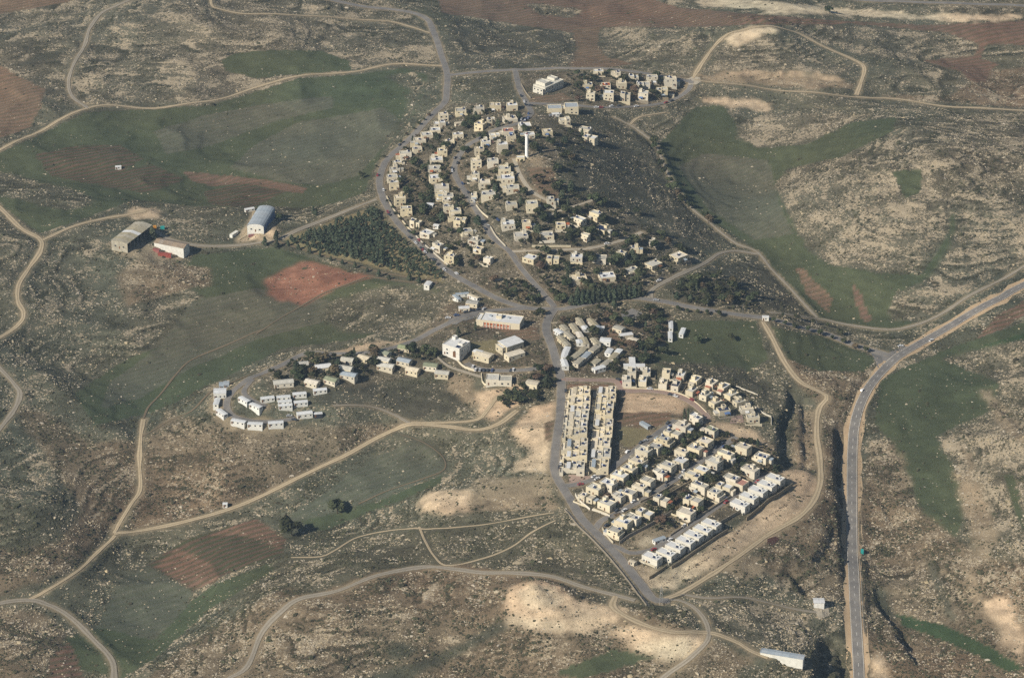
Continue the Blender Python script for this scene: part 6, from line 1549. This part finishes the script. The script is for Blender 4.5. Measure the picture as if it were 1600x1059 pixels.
def free(x, y, r):
    o = OCA; return np.all(np.hypot(o[:, 0] - x, o[:, 1] - y) > o[:, 2] + r)
OCA = np.array(OCC)
areas = [('trees among the western hill houses', [(606,250),(690,190),(720,170),(820,180),(850,205),(815,270),(795,330),(775,345),(765,420),(705,425),(640,350)], 56, (5, 8.5)),
 ('trees among the eastern hill houses', [(832,205),(880,200),(930,215),(900,250),(905,300),(1000,340),(1075,390),(1060,440),(905,465),(835,440),(795,350),(815,300),(860,262),(835,240)], 58, (5.5, 9)),
 ('trees inside the northern loop', [(885,110),(1055,122),(1065,145),(1020,160),(885,162)], 14, (5, 8)),
 ('trees at the central junction', [(770,440),(850,440),(890,485),(850,500),(790,478)], 12, (5, 8.5)),
 ('trees among the mobile homes', [(870,500),(960,478),(1035,490),(1040,550),(1010,572),(955,585),(880,580)], 24, (5, 8.5)),
 ('trees among the spur bungalows', [(420,575),(480,562),(540,557),(660,545),(700,560),(640,570),(560,592),(500,605),(430,612)], 20, (5.5, 9)),
 ('trees on the slope by the main street', [(775,612),(815,605),(835,580),(866,572),(868,600),(830,630),(790,640)], 12, (5, 8.5)),
 ('scattered trees below the eastern apartments', [(1040,450),(1110,422),(1185,468),(1180,488),(1060,476)], 22, (4.5, 8)),
 ('garden trees of the lower villas', [(915,785),(1080,660),(1200,700),(1225,735),(1080,815),(975,842)], 40, (3.6, 6.4))]
stuff_trees = []
def candidates(poly, n_, seed):
    p = np.array(poly, float); r = np.random.default_rng(seed)
    px = r.uniform(p[:, 0].min(), p[:, 0].max(), n_); py = r.uniform(p[:, 1].min(), p[:, 1].max(), n_)
    m = poly_mask(poly, px, py); px, py = px[m], py[m]
    x, y, z = ground(px, py)
    m = lookup(ROADF, x, y) > 1.2
    return x[m], y[m], px[m]
for grp, poly, cnt, (h0, h1) in areas:
    got = 0; rr = random.Random(len(grp) * 7)
    X_, Y_, Q_ = candidates(poly, cnt * 200, len(grp))
    for x, y in zip(X_.tolist(), Y_.tolist()):
        if got >= cnt * 7: break
        if not free(x, y, 0.9 if got >= cnt else 1.6): continue
        lim = 20 if got < cnt else 5
        if any((x - a) ** 2 + (y - b2) ** 2 < lim for a, b2, c in TREES) or any((x - a) ** 2 + (y - b2) ** 2 < 5 for a, b2, c in stuff_trees): continue
        hgt = rr.uniform(h0, h1) * ((rr.uniform(0.45, 0.8) if got < cnt * 3 else rr.uniform(0.25, 0.45)) if got >= cnt else 1.0)
        if got < cnt:
            kd = 'round' if rr.random() < 0.8 else ('pine' if rr.random() < 0.6 else 'cypress')
            mat = ('leaf_dry' if rr.random() < 0.16 else 'leaf_round') if kd == 'round' else 'leaf_pine'
            tree(x, y, hgt, kd, tree_label(x, y, hgt, mat, kd), grp, rr, mat, rr.uniform(1.15, 1.6))
        else: stuff_trees.append((x, y, hgt))
        got += 1

# trees too many to tell apart: the pine plantation and the undergrowth between the houses, one mass each
def mass(name, pts, kinds, mat, label, cat, thin=1):
    Vs, Fs = [], []; off = 0
    for (x, y, hgt) in pts:
        kd = kinds[rng.integers(len(kinds))]; V, F = CR[kd, int(rng.integers(NV[kd]))]
        V = np.array(V); F = np.array(F)[::thin]; keep = F.ravel(); V = V[keep]; F = np.arange(len(keep)).reshape(-1, 4)
        a = rng.uniform(0, 6.28); c, s = math.cos(a), math.sin(a); w = hgt * rng.uniform(0.95, 1.35)
        Q = np.stack([(V[:, 0] * c - V[:, 1] * s) * w + x, (V[:, 0] * s + V[:, 1] * c) * w + y, V[:, 2] * hgt + float(lookup(HGT, x, y)) - 0.1], 1)
        Vs.append(Q); Fs.append(F + off); off += len(Q)
    tag(put(name, mesh_np(name, np.vstack(Vs), np.vstack(Fs), mat)), label, cat, kind='stuff')
mass('garden_undergrowth', stuff_trees, ['round'], 'leaf_round', 'dark garden bushes filling gaps between the houses', 'undergrowth', 2)
gp_ = []
poly = [(446,381),(584,333),(602,352),(640,385),(690,425),(690,440),(640,430),(560,408),(480,392)]
rr = random.Random(5)
X_, Y_, Q_ = candidates(poly, 6000, 55)
for x, y, px in zip(X_.tolist(), Y_.tolist(), Q_.tolist()):
    if len(gp_) >= 330: break
    if rr.random() < (0.55 if px > 560 else 0.2): continue
    if any((x - a) ** 2 + (y - b2) ** 2 < 11.5 for a, b2, c in gp_): continue
    gp_.append((x, y, rr.uniform(4.5, 7.5) * (0.75 if px > 600 else 1)))
mass('pine_plantation', gp_, ['pine', 'pine', 'round'], 'leaf_pine', 'triangular dark pine plantation between the farm road and the ring road', 'plantation', 2)

# ------------------------------------------------------------------ loose stones and scrub, by the tens of thousands
def scatter_points(n_, field, seed, power=1.0):
    r = np.random.default_rng(seed); out = []
    tot = 0
    while tot < n_:
        px = r.uniform(-60, 1660, 60000); py = r.uniform(-40, 1110, 60000)
        x, y = at_height(px, py, np.zeros(len(px))); z = lookup(HGT, x, y)
        f = lookup(field, x, y)
        cl = fnoise(x / 11, y / 11, seed + 5, 2)
        ok = (r.random(len(x)) < f ** power * sstep(0.35, 0.62, cl)) & (lookup(NEAR, x, y) > 1.0)
        out.append(np.stack([x, y, z], 1)[ok]); tot += ok.sum()
    P_ = np.vstack(out)[:n_]
    o = OCA
    ux = np.zeros(len(P_), bool)
    m = lookup(URB, P_[:, 0], P_[:, 1]) > 0.02
    ii = np.nonzero(m)[0]
    for k in ii: ux[k] = np.any(np.hypot(o[:, 0] - P_[k, 0], o[:, 1] - P_[k, 1]) < o[:, 2] + 0.5)
    return P_[~ux]
def scatter(name, pts, scl, flat, mat, label, cat, subd, rough):
    me = bpy.data.meshes.new(name); me.vertices.add(len(pts)); me.vertices.foreach_set('co', pts.astype(np.float32).ravel())
    r = np.random.default_rng(len(pts))
    sx = scl(r, len(pts)); S_ = np.stack([sx * r.uniform(0.7, 1.5, len(pts)), sx * r.uniform(0.6, 1.1, len(pts)), sx * flat * r.uniform(0.6, 1.3, len(pts))], 1)
    me.attributes.new('scl', 'FLOAT_VECTOR', 'POINT').data.foreach_set('vector', S_.astype(np.float32).ravel())
    rt = np.stack([r.uniform(-0.2, 0.2, len(pts)), r.uniform(-0.2, 0.2, len(pts)), r.normal(0.2, 0.6, len(pts))], 1)
    me.attributes.new('rot', 'FLOAT_VECTOR', 'POINT').data.foreach_set('vector', rt.astype(np.float32).ravel())
    me.materials.append(MATS[mat])
    o = put(name, me); tag(o, label, cat, kind='stuff')
    ng = bpy.data.node_groups.new(name, 'GeometryNodeTree')
    ng.interface.new_socket('Geometry', in_out='INPUT', socket_type='NodeSocketGeometry'); ng.interface.new_socket('Geometry', in_out='OUTPUT', socket_type='NodeSocketGeometry')
    N = ng.nodes; Lk = ng.links
    gi, go = N.new('NodeGroupInput'), N.new('NodeGroupOutput')
    m2p = N.new('GeometryNodeMeshToPoints'); ico = N.new('GeometryNodeMeshIcoSphere'); ico.inputs['Radius'].default_value = 1.0; ico.inputs['Subdivisions'].default_value = subd
    sp = N.new('GeometryNodeSetPosition'); rv = N.new('FunctionNodeRandomValue'); rv.data_type = 'FLOAT_VECTOR'
    rv.inputs[0].default_value = (-rough,) * 3; rv.inputs[1].default_value = (rough,) * 3
    sm_ = N.new('GeometryNodeSetMaterial'); sm_.inputs['Material'].default_value = MATS[mat]
    iop = N.new('GeometryNodeInstanceOnPoints')
    na = N.new('GeometryNodeInputNamedAttribute'); na.data_type = 'FLOAT_VECTOR'; na.inputs[0].default_value = 'scl'
    nr = N.new('GeometryNodeInputNamedAttribute'); nr.data_type = 'FLOAT_VECTOR'; nr.inputs[0].default_value = 'rot'
    Lk.new(gi.outputs[0], m2p.inputs[0]); Lk.new(ico.outputs[0], sp.inputs[0]); Lk.new(rv.outputs[0], sp.inputs['Offset']); Lk.new(sp.outputs[0], sm_.inputs[0])
    Lk.new(m2p.outputs[0], iop.inputs['Points']); Lk.new(sm_.outputs[0], iop.inputs['Instance']); Lk.new(na.outputs[0], iop.inputs['Scale']); Lk.new(nr.outputs[0], iop.inputs['Rotation'])
    Lk.new(iop.outputs[0], go.inputs[0])
    md = o.modifiers.new('scatter', 'NODES'); md.node_group = ng
    return o
stf = stone.copy(); shf = np.clip(shrub, 0, 1)
scatter('limestone_boulders', scatter_points(120000, stf, 901, 1.2), lambda r, n_: np.exp(r.normal(-0.95, 0.45, n_)), 0.45, 'limestone_rock', 'pale limestone boulders strewn over the hillsides', 'boulders', 1, 0.28)
scatter('hillside_scrub', scatter_points(90000, shf, 951, 1.2), lambda r, n_: np.exp(r.normal(-0.85, 0.45, n_)), 0.7, 'leaf_scrub', 'low dark scrub scattered over the hillsides', 'scrub', 2, 0.25)

# ------------------------------------------------------------------ haze
hz, nt_, b_ = new_mat('haze')
nt_.nodes.clear()
o_ = nt_.nodes.new('ShaderNodeOutputMaterial'); pv = nt_.nodes.new('ShaderNodeVolumePrincipled')
pv.inputs['Color'].default_value = (0.55, 0.76, 1.0, 1); pv.inputs['Density'].default_value = 0.000055; pv.inputs['Anisotropy'].default_value = 0.2
nt_.links.new(pv.outputs[0], o_.inputs['Volume'])
bx_ = 12500.0
tag(MB().box(-bx_, bx_, -6000, 18000, float(HGT.min()) - 1.0, CAM_H + 30).put('haze', 'haze'), 'thin pale haze over the whole valley', 'haze', kind='stuff')
